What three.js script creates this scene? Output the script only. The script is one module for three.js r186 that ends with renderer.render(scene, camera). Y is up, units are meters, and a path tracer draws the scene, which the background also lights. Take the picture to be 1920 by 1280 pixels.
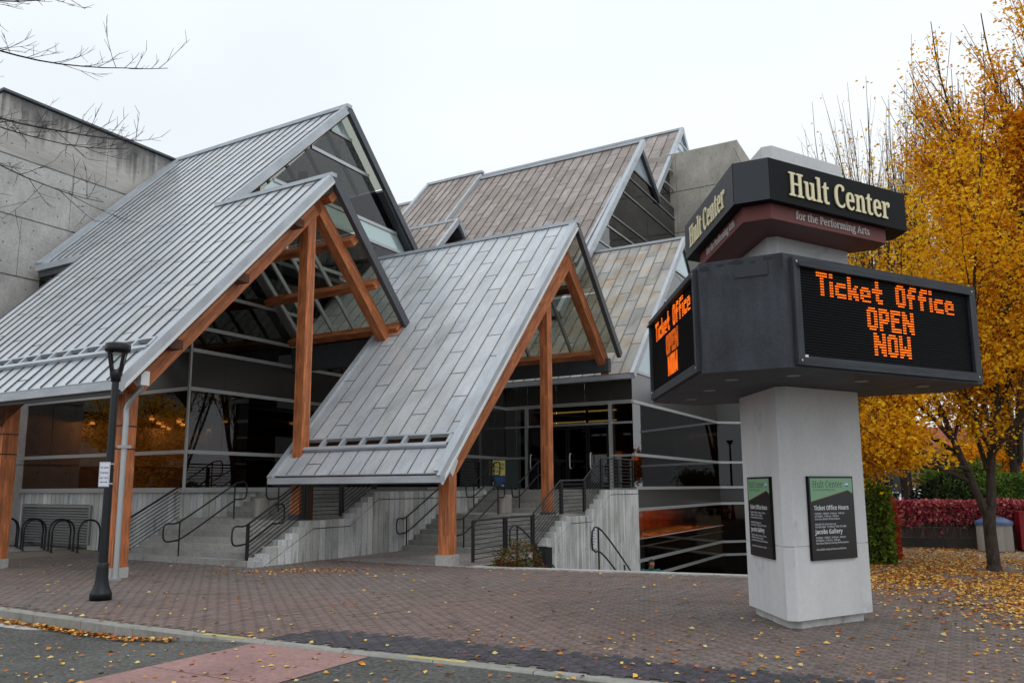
import * as THREE from 'three';
import { mergeGeometries } from 'three/addons/utils/BufferGeometryUtils.js';
import { TextGeometry } from 'three/addons/geometries/TextGeometry.js';
import { FontLoader } from 'three/addons/loaders/FontLoader.js';
import { MarchingCubes } from 'three/addons/objects/MarchingCubes.js';

// ---------------------------------------------------------------- camera, sky, sun, exposure
const D = Math.PI / 180;
const scene = new THREE.Scene();
const camera = new THREE.PerspectiveCamera(2 * Math.atan(640 / 1640) / D, 1920 / 1280, 0.1, 900);
camera.position.set(0, 1.7, 0);
camera.rotation.order = 'YXZ';
camera.rotation.set(Math.atan(274 / 1640), 0, -0.33 * D);
const renderer = new THREE.WebGLRenderer({ antialias: true });
renderer.toneMapping = THREE.LinearToneMapping;
renderer.toneMappingExposure = 1.0;
renderer.shadowMap.enabled = true;

let seed = 7;
const rnd = () => { seed = (seed * 1664525 + 1013904223) >>> 0; return seed / 4294967296; };
const rr = (a, b) => a + (b - a) * rnd();
const reseed = s => { seed = s >>> 0; };
// tileable value noise
const HT = []; reseed(12345); for (let i = 0; i < 65536; i++) HT.push(rnd());
const hash = (x, y) => HT[((x & 255) * 256 + (y & 255)) & 65535];
function vn(x, y, p) {
  const xi = Math.floor(x), yi = Math.floor(y), xf = x - xi, yf = y - yi;
  const m = k => ((k % p) + p) % p;
  const sx = xf * xf * (3 - 2 * xf), sy = yf * yf * (3 - 2 * yf);
  const a = hash(m(xi), m(yi)), b = hash(m(xi + 1), m(yi)), c = hash(m(xi), m(yi + 1)), d = hash(m(xi + 1), m(yi + 1));
  return a + (b - a) * sx + (c - a) * sy + (a - b - c + d) * sx * sy;
}
function fbm(u, v, p, o = 4) { let s = 0, a = .5, t = 0; for (let i = 0; i < o; i++) { s += a * vn(u * p, v * p, p); t += a; a *= .5; p *= 2; } return s / t; }

// overcast sky: thin bright cloud, a little bluer towards the horizon
{
  const w = 512, h = 256, d = new Float32Array(w * h * 4);
  for (let y = 0; y < h; y++) for (let x = 0; x < w; x++) {
    const el = ((y + .5) / h - .5) * 180, u = x / w;
    const n = fbm(u, y / h, 6, 5), n2 = fbm(u + .3, y / h, 12, 4);
    const up = Math.max(0, Math.min(1, el / 60));
    let L = .965 + 0.07 * up + 0.34 * (n - .5) + .12 * (n2 - .5);
    const blue = Math.max(0, Math.min(1, 1.25 - (n * 1.6 + up * .35)));
    const i = (y * w + x) * 4;
    d[i] = L * (.965 - .09 * blue); d[i + 1] = L * (1 - .015 * blue); d[i + 2] = L * (1.035 + .015 * blue); d[i + 3] = 1;
  }
  const sky = new THREE.DataTexture(d, w, h, THREE.RGBAFormat, THREE.FloatType);
  sky.mapping = THREE.EquirectangularReflectionMapping; sky.magFilter = THREE.LinearFilter; sky.minFilter = THREE.LinearFilter;
  sky.wrapS = THREE.RepeatWrapping; sky.needsUpdate = true;
  scene.background = sky; scene.environment = sky;
}
const sun = new THREE.DirectionalLight(0xfff8f0, 0.5);
sun.position.set(30, 80, 25); sun.target.position.set(0, 0, -20);
sun.castShadow = true; sun.shadow.radius = 45; sun.shadow.mapSize.set(2048, 2048);
Object.assign(sun.shadow.camera, { left: -60, right: 60, top: 60, bottom: -60, near: 1, far: 220 });
scene.add(sun, sun.target);

// ---------------------------------------------------------------- helpers
const V3 = (x, y, z) => new THREE.Vector3(x, y, z);
const UH = -57.5 * D, VH = 27 * D;                      // the building's two headings
const Ud = V3(Math.sin(UH), 0, -Math.cos(UH)), Vd = V3(Math.sin(VH), 0, -Math.cos(VH)), Yd = V3(0, 1, 0);
const W = (a, y, b) => V3(a * Ud.x + b * Vd.x, y, a * Ud.z + b * Vd.z);
const lerp = (p, q, t) => p.clone().lerp(q, t);
const addv = (p, q, k = 1) => p.clone().addScaledVector(q, k);
function triGeo(tris) {                                  // flat triangles with uv in metres
  const pos = [], nor = [], uv = [];
  for (const [a, b, c] of tris) {
    const n = b.clone().sub(a).cross(c.clone().sub(a)); if (n.lengthSq() < 1e-14) continue; n.normalize();
    let t = Math.abs(n.y) > .95 ? V3(1, 0, 0) : V3(0, 1, 0).cross(n).normalize(); const s = n.clone().cross(t);
    for (const p of [a, b, c]) { pos.push(p.x, p.y, p.z); nor.push(n.x, n.y, n.z); uv.push(p.dot(t), p.dot(s)); }
  }
  const g = new THREE.BufferGeometry();
  g.setAttribute('position', new THREE.Float32BufferAttribute(pos, 3));
  g.setAttribute('normal', new THREE.Float32BufferAttribute(nor, 3));
  g.setAttribute('uv', new THREE.Float32BufferAttribute(uv, 2));
  return g;
}
function prism(pts, vec) {                               // planar polygon swept along vec
  const n = V3(0, 0, 0);
  for (let i = 0; i < pts.length; i++) { const p = pts[i], q = pts[(i + 1) % pts.length]; n.x += (p.y - q.y) * (p.z + q.z); n.y += (p.z - q.z) * (p.x + q.x); n.z += (p.x - q.x) * (p.y + q.y); }
  if (n.dot(vec) > 0) { pts = pts.slice().reverse(); n.negate(); }
  n.normalize();
  const t = Math.abs(n.y) > .9 ? V3(1, 0, 0) : V3(0, 1, 0).cross(n).normalize(), s = n.clone().cross(t);
  const f = THREE.ShapeUtils.triangulateShape(pts.map(p => new THREE.Vector2(p.dot(t), p.dot(s))), []);
  const top = pts.map(p => p.clone().add(vec)), tr = [];
  for (const [i, j, k] of f) { tr.push([pts[i], pts[j], pts[k]]); tr.push([top[i], top[k], top[j]]); }
  for (let i = 0; i < pts.length; i++) { const j = (i + 1) % pts.length; tr.push([pts[j], pts[i], top[i]], [pts[j], top[i], top[j]]); }
  return triGeo(tr);
}
const blk = (a0, a1, y0, y1, b0, b1) => prism([W(a0, y0, b0), W(a1, y0, b0), W(a1, y0, b1), W(a0, y0, b1)], V3(0, y1 - y0, 0));
function bar(p, q, w, h, up = Yd) {                      // rectangular bar, v runs along its length
  const d = q.clone().sub(p), L = d.length(); d.normalize();
  let x = d.clone().cross(up); if (x.lengthSq() < 1e-6) x = d.clone().cross(V3(1, 0, 0)); x.normalize();
  const y = x.clone().cross(d).normalize();
  const g = new THREE.BoxGeometry(w, h, L);
  const uv = g.attributes.uv, ps = g.attributes.position, nm = g.attributes.normal;
  const o = (p.x * 1.7 + p.y * .9 + p.z * 2.3) % 3;
  for (let i = 0; i < uv.count; i++) {
    const X = ps.getX(i), Y = ps.getY(i), Z = ps.getZ(i);
    if (Math.abs(nm.getX(i)) > .5) uv.setXY(i, Y + o, Z + o); else if (Math.abs(nm.getY(i)) > .5) uv.setXY(i, X + o + .5, Z + o); else uv.setXY(i, X + o, Y + o);
  }
  const c = lerp(p, q, .5);
  g.applyMatrix4(new THREE.Matrix4().makeBasis(x, y, d.negate()).setPosition(c));
  return g.toNonIndexed();
}
function tube(pts, r, rs = 8, seg = 0) {
  const c = pts.length === 2 ? new THREE.LineCurve3(pts[0], pts[1]) : new THREE.CatmullRomCurve3(pts, false, 'centripetal');
  return new THREE.TubeGeometry(c, seg || (pts.length === 2 ? 1 : pts.length * 4), r, rs, false);
}
function rod(p, q, r0, r1 = r0, n = 8) {
  const d = q.clone().sub(p), g = new THREE.CylinderGeometry(r1, r0, d.length(), n, 1);
  g.applyQuaternion(new THREE.Quaternion().setFromUnitVectors(Yd, d.clone().normalize()));
  g.translate((p.x + q.x) / 2, (p.y + q.y) / 2, (p.z + q.z) / 2); return g;
}
const merge = gs => mergeGeometries(gs.map(g => g.index ? g.toNonIndexed() : g));

const used = {}, org = new WeakMap();
const numbered = n => { const k = used[n] = (used[n] ?? -1) + 1; return k ? `${n}_${String(k).padStart(3, '0')}` : n; };
function thing(name, label, category, pos, group) {      // a Group at the thing's base
  const o = new THREE.Group(); o.name = numbered(name); o.position.copy(pos); org.set(o, pos.clone());
  o.userData = { label, category }; if (group) o.userData.group = group;
  scene.add(o); return o;
}
function structure(name, label, pos) {
  const o = new THREE.Group(); o.name = numbered(name); o.position.copy(pos); org.set(o, pos.clone());
  o.userData = { kind: 'structure', label }; scene.add(o); return o;
}
function part(parent, name, geo, mat, label) {           // geo in world coordinates
  const o = org.get(parent), g = geo.clone(); g.translate(-o.x, -o.y, -o.z);
  const m = new THREE.Mesh(g, mat); m.name = name; m.castShadow = m.receiveShadow = true;
  org.set(m, o); parent.add(m); if (label) m.userData.label = label; return m;
}
function shared(parent, name, geo, mat, matrix) {        // geo shared between alike pieces, matrix in world
  const o = org.get(parent), m = new THREE.Mesh(geo, mat); m.name = name; m.castShadow = m.receiveShadow = true;
  m.applyMatrix4(new THREE.Matrix4().makeTranslation(-o.x, -o.y, -o.z).multiply(matrix)); parent.add(m); return m;
}
function stuff(parent, name, geo, mat, mats, cols) {     // one object of countless alike pieces
  const o = org.get(parent), im = new THREE.InstancedMesh(geo, mat, mats.length), t = new THREE.Matrix4().makeTranslation(-o.x, -o.y, -o.z);
  mats.forEach((m, i) => { im.setMatrixAt(i, t.clone().multiply(m)); if (cols) im.setColorAt(i, cols[i]); });
  im.name = name; im.userData.kind = 'stuff'; im.castShadow = im.receiveShadow = true; parent.add(im); return im;
}

// ---------------------------------------------------------------- textures and materials
function tex(n, fn, rep = 1, srgb = true) {
  const d = new Uint8Array(n * n * 4);
  for (let y = 0; y < n; y++) for (let x = 0; x < n; x++) { const c = fn(x / n, y / n), i = (y * n + x) * 4; for (let k = 0; k < 3; k++) d[i + k] = Math.max(0, Math.min(255, c[k])); d[i + 3] = 255; }
  const t = new THREE.DataTexture(d, n, n, THREE.RGBAFormat);
  t.wrapS = t.wrapT = THREE.RepeatWrapping; t.magFilter = THREE.LinearFilter; t.minFilter = THREE.LinearMipmapLinearFilter; t.generateMipmaps = true;
  if (srgb) t.colorSpace = THREE.SRGBColorSpace; t.repeat.set(rep, rep); t.needsUpdate = true; return t;
}
const grey = (v, r = 1, g = 1, b = 1) => [v * r, v * g, v * b];
const MAT = (o) => new THREE.MeshStandardMaterial(o);
const tConc = tex(512, (u, v) => { const m = fbm(u, v, 5, 5), f = fbm(u, v, 64, 2), s = fbm(u, v * .25, 40, 3); return grey(182 + (m - .5) * 40 + (f - .5) * 26 + (s - .5) * 16, 1, .995, .98); }, .31);
const tConcB = tex(512, (u, v) => { const f = fbm(u, v, 60, 3), m = fbm(u, v, 8, 4); return grey(128 + (f - .5) * 120 + (m - .5) * 60); }, .5, false);
const tBoard = tex(512, (u, v) => { const s = fbm(u, v * .12, 48, 4), m = fbm(u, v, 4, 5), f = fbm(u, v, 90, 2); const st = Math.max(0, fbm(u + .2, v * .2, 18, 3) - .58) * 160; return grey(212 + (s - .5) * 18 + (m - .5) * 50 + (f - .5) * 26 - st, .99, 1, 1); }, .4);
const tZinc = tex(512, (u, v) => { const m = fbm(u, v, 4, 5), s = fbm(u, v * .3, 30, 4), f = fbm(u, v, 100, 2); return grey(212 + (m - .5) * 30 + (s - .5) * 24 + (f - .5) * 12, .985, .995, 1.01); }, .35);
const tZincR = tex(256, (u, v) => { const m = fbm(u, v, 6, 5); return grey(120 + (m - .5) * 110); }, .35, false);
const tPat = tex(512, (u, v) => { const m = fbm(u, v, 6, 5), s = fbm(u, v * .2, 36, 4), f = fbm(u, v, 100, 2), w = Math.max(0, fbm(u + .1, v + .7, 10, 4) - .55) * 130; const b = 172 + (m - .5) * 36 + (s - .5) * 30 + (f - .5) * 18 + w * .7; return [b * 1.0, b * .958, b * .935]; }, .3);
const tRust = tex(512, (u, v) => { const m = fbm(u, v, 4, 5), s = fbm(u, v * .35, 14, 4); const k = Math.max(0, Math.min(1, (fbm(u + .4, v + .2, 5, 5) - .46) * 4)) * .55, b = 178 + (m - .5) * 40 + (s - .5) * 36; return [b * (1 - .05 * k), b * (.985 - .2 * k), b * (.96 - .36 * k)]; }, .3);
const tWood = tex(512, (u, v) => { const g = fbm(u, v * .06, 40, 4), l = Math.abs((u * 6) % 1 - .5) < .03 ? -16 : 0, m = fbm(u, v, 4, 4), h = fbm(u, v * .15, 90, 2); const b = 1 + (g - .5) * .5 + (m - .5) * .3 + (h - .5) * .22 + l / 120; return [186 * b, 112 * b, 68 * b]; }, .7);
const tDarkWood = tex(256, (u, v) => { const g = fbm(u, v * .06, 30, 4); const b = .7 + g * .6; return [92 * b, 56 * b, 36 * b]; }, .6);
const tAsph = tex(512, (u, v) => { const f = fbm(u, v, 128, 2), m = fbm(u, v, 5, 5), p = fbm(u + .5, v, 3, 3); return grey(104 + (f - .5) * 74 + (m - .5) * 26 + (p - .5) * 22, 1, 1, .98); }, .28);
const tAsphB = tex(512, (u, v) => grey(128 + (fbm(u, v, 128, 2) - .5) * 230), .28, false);
const tPink = tex(512, (u, v) => { const f = fbm(u, v, 110, 2), m = fbm(u, v, 5, 5); const b = 1 + (f - .5) * .24 + (m - .5) * .3; return [150 * b, 118 * b, 114 * b]; }, .3);
const tPaint = tex(512, (u, v) => { const m = fbm(u, v, 4, 5), s = fbm(u, v * .1, 30, 3), f = fbm(u, v, 120, 2); const d = Math.max(0, fbm(u + .35, v + .1, 9, 4) - .66) * 170; return grey(214 + (m - .5) * 16 + (s - .5) * 10 + (f - .5) * 10 - d, .99, .995, 1); }, .3);
const tCab = tex(512, (u, v) => { const m = fbm(u, v, 5, 5), s = fbm(u, v * .12, 30, 4), f = fbm(u, v, 120, 2); const b = 62 + (m - .5) * 26 + (s - .5) * 20 + (f - .5) * 12; return [b * .97, b * 1.02, b * 1.12]; }, .5);
const tBark = tex(256, (u, v) => { const g = fbm(u, v * .2, 24, 4), m = fbm(u, v, 8, 4); const b = .65 + g * .5 + (m - .5) * .4; return [74 * b, 65 * b, 57 * b]; }, 1.2);
const tBarkB = tex(256, (u, v) => grey(255 * fbm(u, v * .2, 24, 4)), 1.2, false);
const tPav = tex(512, (u, v) => { const f = fbm(u, v, 100, 2), m = fbm(u, v, 6, 5), p = fbm(u + .3, v + .6, 3, 4); const b = 1 + (f - .5) * .4 + (m - .5) * .3; const k = Math.max(0, Math.min(1, (p - .35) * 3)); return [(146 + 7 * k) * b, (142 - 2 * k) * b, (139 - 2 * k) * b]; }, .23);
// weathered top of the fly tower: dark run-off streaks, copied from the photograph
const tStain = tex(512, (u, v) => {
  const m = fbm(u, v, 5, 5), f = fbm(u, v, 64, 2), col = fbm(u, .37, 40, 4), col2 = fbm(u + .4, .11, 120, 2);
  const len = .28 + .7 * (col - .4) + .5 * (col2 - .5), dpt = 1 - v, run = fbm(u, v * .12, 60, 3);   // run length per streak
  const k = Math.max(0, Math.min(1, (len - dpt) * 2.2 + .35)) * (.45 + .75 * run) * (.75 + .5 * (m - .5)) * (dpt < .9 ? 1 : (1 - dpt) * 10);
  const b = 182 + (m - .5) * 40 + (f - .5) * 26; return [b * (1 - .62 * k), b * (1 - .62 * k) * .985, b * (1 - .6 * k) * .95];
}, 1);
tStain.wrapT = THREE.ClampToEdgeWrapping;

const M = {
  conc: MAT({ map: tConc, roughness: .92, bumpMap: tConcB, bumpScale: .006 }),
  concWarm: MAT({ map: tConc, color: 0xf1ede4, roughness: .92, bumpMap: tConcB, bumpScale: .006 }),
  concStain: MAT({ map: tStain, roughness: .92, bumpMap: tConcB, bumpScale: .006 }),
  step: [0xdedfde, 0xd2d3d2, 0xe4e4e1].map(c => MAT({ map: tConc, color: c, roughness: .9, bumpMap: tConcB, bumpScale: .004 })),
  board: [0xffffff, 0xe9ebec, 0xdcdcd8, 0xf5f6f8].map(c => MAT({ map: tBoard, color: c, roughness: .9, bumpMap: tConcB, bumpScale: .005 })),
  zinc: [0xf4f6f8, 0xecefF1, 0xf8fafb, 0xeff1f0, 0xeef2f6].map(c => MAT({ map: tZinc, color: c, roughness: .6, roughnessMap: tZincR, metalness: .12 })),
  zincTrim: MAT({ map: tZinc, color: 0xe2e8ed, roughness: .45, metalness: .25 }),
  zincDark: MAT({ map: tZinc, color: 0x6d7176, roughness: .5, metalness: .4 }),
  pat: [0xece8e6, 0xdfd9d5, 0xf0ecea, 0xdbd6d3].map(c => MAT({ map: tPat, color: c, roughness: .6, metalness: .2 })),
  rust: [0xffffff, 0xefeeea, 0xe6e6e4].map(c => MAT({ map: tRust, color: c, roughness: .6, metalness: .2 })),
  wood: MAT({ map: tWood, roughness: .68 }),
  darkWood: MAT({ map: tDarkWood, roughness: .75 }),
  alu: MAT({ color: 0xb9bcbe, roughness: .38, metalness: .55 }),
  aluDull: MAT({ color: 0x9a9c9c, roughness: .5, metalness: .4 }),
  black: MAT({ color: 0x14161a, roughness: .42, metalness: .15 }),
  holeShade: MAT({ color: 0x6f6d68, roughness: 1 }),  // flat grey painted for the shade inside the tie holes
  lampBlack: MAT({ color: 0x191d21, roughness: .36, metalness: .2 }),
  paint: MAT({ map: tPaint, roughness: .78 }),
  cab: new THREE.MeshPhysicalMaterial({ map: tCab, roughness: .6, specularIntensity: .5 }),
  cabBlack: new THREE.MeshPhysicalMaterial({ color: 0x121316, roughness: .65, specularIntensity: .35 }),
  red: MAT({ color: 0x6d3631, roughness: .6 }),
  asph: MAT({ map: tAsph, color: 0xd2d2cf, roughness: .95, bumpMap: tAsphB, bumpScale: .008 }),
  pink: MAT({ map: tPink, roughness: .93, bumpMap: tAsphB, bumpScale: .003 }),
  joint: MAT({ color: 0x7d7568, roughness: 1 }),
  soil: MAT({ map: tPav, color: 0x8d7d68, roughness: 1 }),
  bark: MAT({ map: tBark, roughness: .95, bumpMap: tBarkB, bumpScale: .02 }),
  barkPale: MAT({ map: tBark, color: 0xe4dcd4, roughness: .95 }),
  twig: MAT({ color: 0x3a3234, roughness: .9 }),
  plaster: MAT({ map: tPaint, color: 0xcfcdc6, roughness: .9 }),
  carpet: MAT({ color: 0x3a2a20, roughness: 1 }),
  white: MAT({ color: 0xdfe2e3, roughness: .45 }),
};
const glassMat = (c, ior = 1.55) => new THREE.MeshPhysicalMaterial({ color: new THREE.Color().setRGB(...c), transmission: 1, thickness: 0, roughness: .015, ior, metalness: 0 });
const G = { dark: glassMat([.1, .097, .095], 1.5), bronze: glassMat([.22, .18, .14], 1.5), gable: glassMat([.3, .31, .32], 1.5), canopy: glassMat([.62, .63, .58], 1.5), clear: glassMat([.85, .87, .86]) };
const spandrel = MAT({ color: 0x3b3a38, roughness: .2, metalness: 0 });
const pick = (arr) => arr[Math.floor(rnd() * arr.length) % arr.length];
const glow = (hex, k) => MAT({ color: 0x000000, emissive: hex, emissiveIntensity: k, roughness: 1 });
// ---------------------------------------------------------------- ground, road, kerb, plaza, sunken court
const KP = [[60, 7.5], [30, 7.35], [12.97, 7.29], [9.69, 7.25], [8.2, 7.27], [5.7, 7.4], [4.4, 7.49], [2.9, 7.54], [0, 7.8], [-8, 8.8], [-40, 14]];
const K = a => { for (let i = 0; i < KP.length - 1; i++) if (a <= KP[i][0] && a >= KP[i + 1][0]) { const t = (KP[i][0] - a) / (KP[i][0] - KP[i + 1][0]); return KP[i][1] + t * (KP[i + 1][1] - KP[i][1]); } return 7.6; };
const sstep = (e0, e1, x) => { const t = Math.max(0, Math.min(1, (x - e0) / (e1 - e0))); return t * t * (3 - 2 * t); };
const hP = (a, b) => 0;                                  // level plaza; the street rises to it at the crossing
const ROAD = -.16, roadY = a => ROAD + .135 * sstep(9.9, 7.2, a);
const flat = (poly, y, holes = []) => {                   // polygon in (a, b) laid flat at height y
  const P = poly.map(([a, b]) => W(a, y, b)), H = holes.map(h => h.map(([a, b]) => W(a, y, b)));
  const f = THREE.ShapeUtils.triangulateShape(P.map(p => new THREE.Vector2(p.x, p.z)), H.map(h => h.map(p => new THREE.Vector2(p.x, p.z))));
  const all = P.concat(...H);
  return triGeo(f.map(([i, j, k]) => { const t = [all[i], all[j], all[k]]; const n = t[1].clone().sub(t[0]).cross(t[2].clone().sub(t[0])); return n.y < 0 ? [t[0], t[2], t[1]] : t; }));
};
const court = [[9.7, 16.22], [3.0, 17.3], [3.0, 60], [9.7, 60]];
const ground = structure('ground', 'grey ground reaching to the horizon', V3(0, -.25, 0));
part(ground, 'ground_sheet', flat([[420, -420], [-420, -420], [-420, 420], [420, 420]], -.25, [court]), M.soil);
const road = structure('road', 'dark grey asphalt street', V3(0, ROAD, 0));
{ const tr = []; for (let a = 60; a > -39; a -= a > 12 ? 4 : a > 3 ? .2 : 4) { const a1 = Math.max(-39.9, a - (a > 12 ? 4 : a > 3 ? .2 : 4)), p = [W(a, roadY(a), -14), W(a, roadY(a), K(a) - .1), W(a1, roadY(a1), -14), W(a1, roadY(a1), K(a1) - .1)]; tr.push([p[0], p[1], p[2]], [p[2], p[1], p[3]]); } part(road, 'asphalt', triGeo(tr.map(([x, y, z]) => { const n = y.clone().sub(x).cross(z.clone().sub(x)); return n.y < 0 ? [x, z, y] : [x, y, z]; })), M.asph); }
const cross = structure('crosswalk', 'pinkish concrete crossing slab in the asphalt', W(6.5, roadY(6.5), 5));
for (const [b1, b0] of [[7.22, 5.72], [5.71, 3.0], [2.99, 0], [-.01, -3.5]]) { const tr = []; for (let a = 7.36; a > 5.67; a -= .1691) { const a1 = a - .1691, p = (x, y) => W(x, roadY(x) + .006, y); tr.push([p(a, b0), p(a1, b0), p(a, b1)], [p(a1, b0), p(a1, b1), p(a, b1)]); } part(cross, 'concrete_slab', triGeo(tr.map(([x, y, z]) => { const n = y.clone().sub(x).cross(z.clone().sub(x)); return n.y < 0 ? [x, z, y] : [x, y, z]; })), M.pink); }
part(road, 'gutter', prism([[60, 7.2], [14.5, 7.06], [11.8, 7.05], [11.3, 6.98], [11.6, 6.85], [14.5, 6.72], [60, 6.8]].map(([a, b]) => W(a, ROAD - .02, b)), V3(0, .026, 0)), M.conc);

const kerb = structure('kerb', 'pale concrete kerb along the plaza edge', W(6, 0, 7.2));
M.kerb = MAT({ map: tConc, color: 0xd2d2cd, roughness: .92, bumpMap: tConcB, bumpScale: .006 });
const kerbYellow = MAT({ map: tConc, color: 0xfff0a8, roughness: .85 });
for (const [p, q] of [[8.25, 7.55], [5.25, 4.55]]) part(kerb, 'paint_mark', prism([W(p, .001, K(p) - .12), W(q, .001, K(q) - .12), W(q, .001, K(q) - .02), W(p, .001, K(p) - .02)], V3(0, .004, 0)), kerbYellow, 'worn yellow paint on the kerb');
for (let a = 44, n = 0; a > -22; n++) {
  const L = 1.15, a1 = a - L, seg = 3, pts = [];
  const yel = false;
  for (let s = 0; s < seg; s++) {
    const p = a - (L - .012) * s / seg, q = a - (L - .012) * (s + 1) / seg;
    const yp = 0, yq = 0, cc = [W(p, ROAD - .1, K(p) - .15), W(p, ROAD - .1, K(p)), W(p, yp, K(p)), W(p, yp, K(p) - .125), W(p, yp - .02, K(p) - .145)],
      dd = [W(q, ROAD - .1, K(q) - .15), W(q, ROAD - .1, K(q)), W(q, yq, K(q)), W(q, yq, K(q) - .125), W(q, yq - .02, K(q) - .145)];
    for (let i = 0; i < 5; i++) { const j = (i + 1) % 5; pts.push([cc[i], dd[i], cc[j]], [dd[i], dd[j], cc[j]]); }
    if (s === 0) for (let i = 1; i < 4; i++) pts.push([cc[0], cc[i], cc[i + 1]]);
    if (s === seg - 1) for (let i = 1; i < 4; i++) pts.push([dd[0], dd[i + 1], dd[i]]);
  }
  part(kerb, 'kerb_stone', triGeo(pts), yel ? kerbYellow : M.kerb, yel ? 'kerb stone with worn yellow paint' : undefined);
  a = a1;
}

const plaza = structure('plaza', 'brown paved plaza in front of the building', W(6, 0, 10));
{
  const tr = [], ts = [0, .2, .4, .6, .8, 1.0, 1.15, 1.6, 3.2];
  for (let a = 60; a > -39; a -= .5) for (let i = 0; i < ts.length - 1; i++) {
    const a1 = a - .5, P = (x, t) => W(x, hP(x, K(x) + t) - .014, K(x) + t);
    tr.push([P(a, ts[i]), P(a1, ts[i]), P(a, ts[i + 1])], [P(a1, ts[i]), P(a1, ts[i + 1]), P(a, ts[i + 1])]);
  }
  part(plaza, 'bedding', triGeo(tr.map(([p, q, r]) => [p, r, q])), M.joint);
  const edge = []; for (let a = 60; a >= -38.5; a -= .5) edge.push([a, K(a) + 3.2]);
  const near = edge.filter(([a]) => a <= 24 && a >= -7);
  part(plaza, 'bedding', flat([...near, [-7, 21], [2.7, 21], [2.7, 17.12], [9.7, 16.0], [24, 16.0]], -.014), M.joint);
  M.pave = MAT({ map: tPav, roughness: .95, bumpMap: tConcB, bumpScale: .008 });
  part(plaza, 'far_paving', flat([...edge.filter(([a]) => a >= 24), [24, 16.0], [9.7, 16.0], [9.7, 70], [60, 70]], -.004), M.pave);
  part(plaza, 'far_paving', flat([[-7, 21], [2.7, 21], [2.7, 70], [-38.5, 70], ...edge.filter(([a]) => a <= -7).reverse()], -.004), M.pave);
}
// zigzag pavers, long side along the building's heading
{
  const L = .223, Wd = .1105, z = .016, h = .05, sh = [];
  const zig = [[-Wd / 2, -L / 2], [-Wd / 2 + z, -L / 4], [-Wd / 2, 0], [-Wd / 2 + z, L / 4], [-Wd / 2, L / 2], [Wd / 2, L / 2], [Wd / 2 + z, L / 4], [Wd / 2, 0], [Wd / 2 + z, -L / 4], [Wd / 2, -L / 2]];
  const gz = prism(zig.map(([x, y]) => V3(x, -h, y)), V3(0, h, 0));
  const basis = new THREE.Matrix4().makeBasis(V3(-Vd.z, 0, Vd.x), Yd, Vd.clone());
  const cols = [0xe2dfdc, 0xd8d5d2, 0xe0d8d3, 0xd6d3ce, 0xe6e1dd, 0xd0cdca, 0xdcdad2].map(c => new THREE.Color(c)), dark = [0x8f96a6, 0x868d9d, 0x989eac, 0x808797].map(c => new THREE.Color(c));
  const white = MAT({ map: tPav, color: 0xffffff, roughness: .94 });
  const wv = V3(-Vd.z, 0, Vd.x);                             // across, orthogonal to the heading
  const list = [];
  const inv = (p) => { const det = Ud.x * Vd.z - Vd.x * Ud.z; return [(p.x * Vd.z - p.z * Vd.x) / det, (Ud.x * p.z - Ud.z * p.x) / det]; };
  reseed(99);
  for (let i = -190; i < 130; i++) for (let j = 20; j < 100; j++) {
    const x = i * .1135, y = j * .2265 + (i & 1 ? .11325 : 0), p = V3(wv.x * x + Vd.x * y, 0, wv.z * x + Vd.z * y), [a, b] = inv(p);
    if (a > 24 || a < -7 || b < K(a) + .06 || b > 21) continue;
    if (a > 2.75 && b > 16 + Math.max(0, (9.7 - a)) * .161 - .05) continue;
    if (a > 9.6 && b > 16) continue;
    const px = Math.abs(p.x / -p.z); if (px > .68) continue;
    p.y = hP(a, b) + rr(-.003, .003) + .012 * (fbm(p.x * .06 + .1, p.z * .06 + .3, 16, 2) - .5);
    const strip = b < K(a) + .9 && a < 7.3 - Math.max(0, (b - K(a) - .5)) * .3;
    list.push([p, strip, p.length(), inv(p)]);
  }
  list.sort((m, n) => m[2] - n[2]);
  const pm = {}, q8 = v => Math.round(v * 24) / 24; const getM = c => { const k = new THREE.Color(q8(c.r), q8(c.g), q8(c.b)); return pm[k.getHex()] ??= MAT({ map: tPav, color: k, roughness: .94 }); };
  const mats = [], cc = []; let big = 0;
  for (const [p, strip, d] of list) {
    const m = basis.clone(); m.multiply(new THREE.Matrix4().makeRotationX(rr(-.008, .008))); m.setPosition(p);
    const base = pick(strip ? dark : cols), c = base.clone(), pt = fbm(p.x * .03 + .5, p.z * .03 + .5, 8, 4), pt2 = fbm(p.x * .08 + .2, p.z * .08 + .7, 16, 3);
    if (!strip) { const rd = Math.max(0, Math.min(1, (pt - .44) * 6)); c.multiplyScalar(1.06 - .2 * Math.max(0, .52 - pt2) * 2.2); c.r *= 1 + .05 * rd; c.g *= 1 - .075 * rd; c.b *= 1 - .09 * rd; if (rnd() < .04) c.multiplyScalar(rr(.72, .88)); }
    const inView = Math.abs(p.x / -p.z) < .6 && d > 7.1;
    if (inView && big < 300) { big++; shared(plaza, 'paver', gz, getM(c), m); } else { mats.push(m); c.offsetHSL(0, 0, rr(-.02, .02)); cc.push(c); }
  }
  stuff(plaza, 'pavers', gz, white, mats, cc);
}
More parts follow.
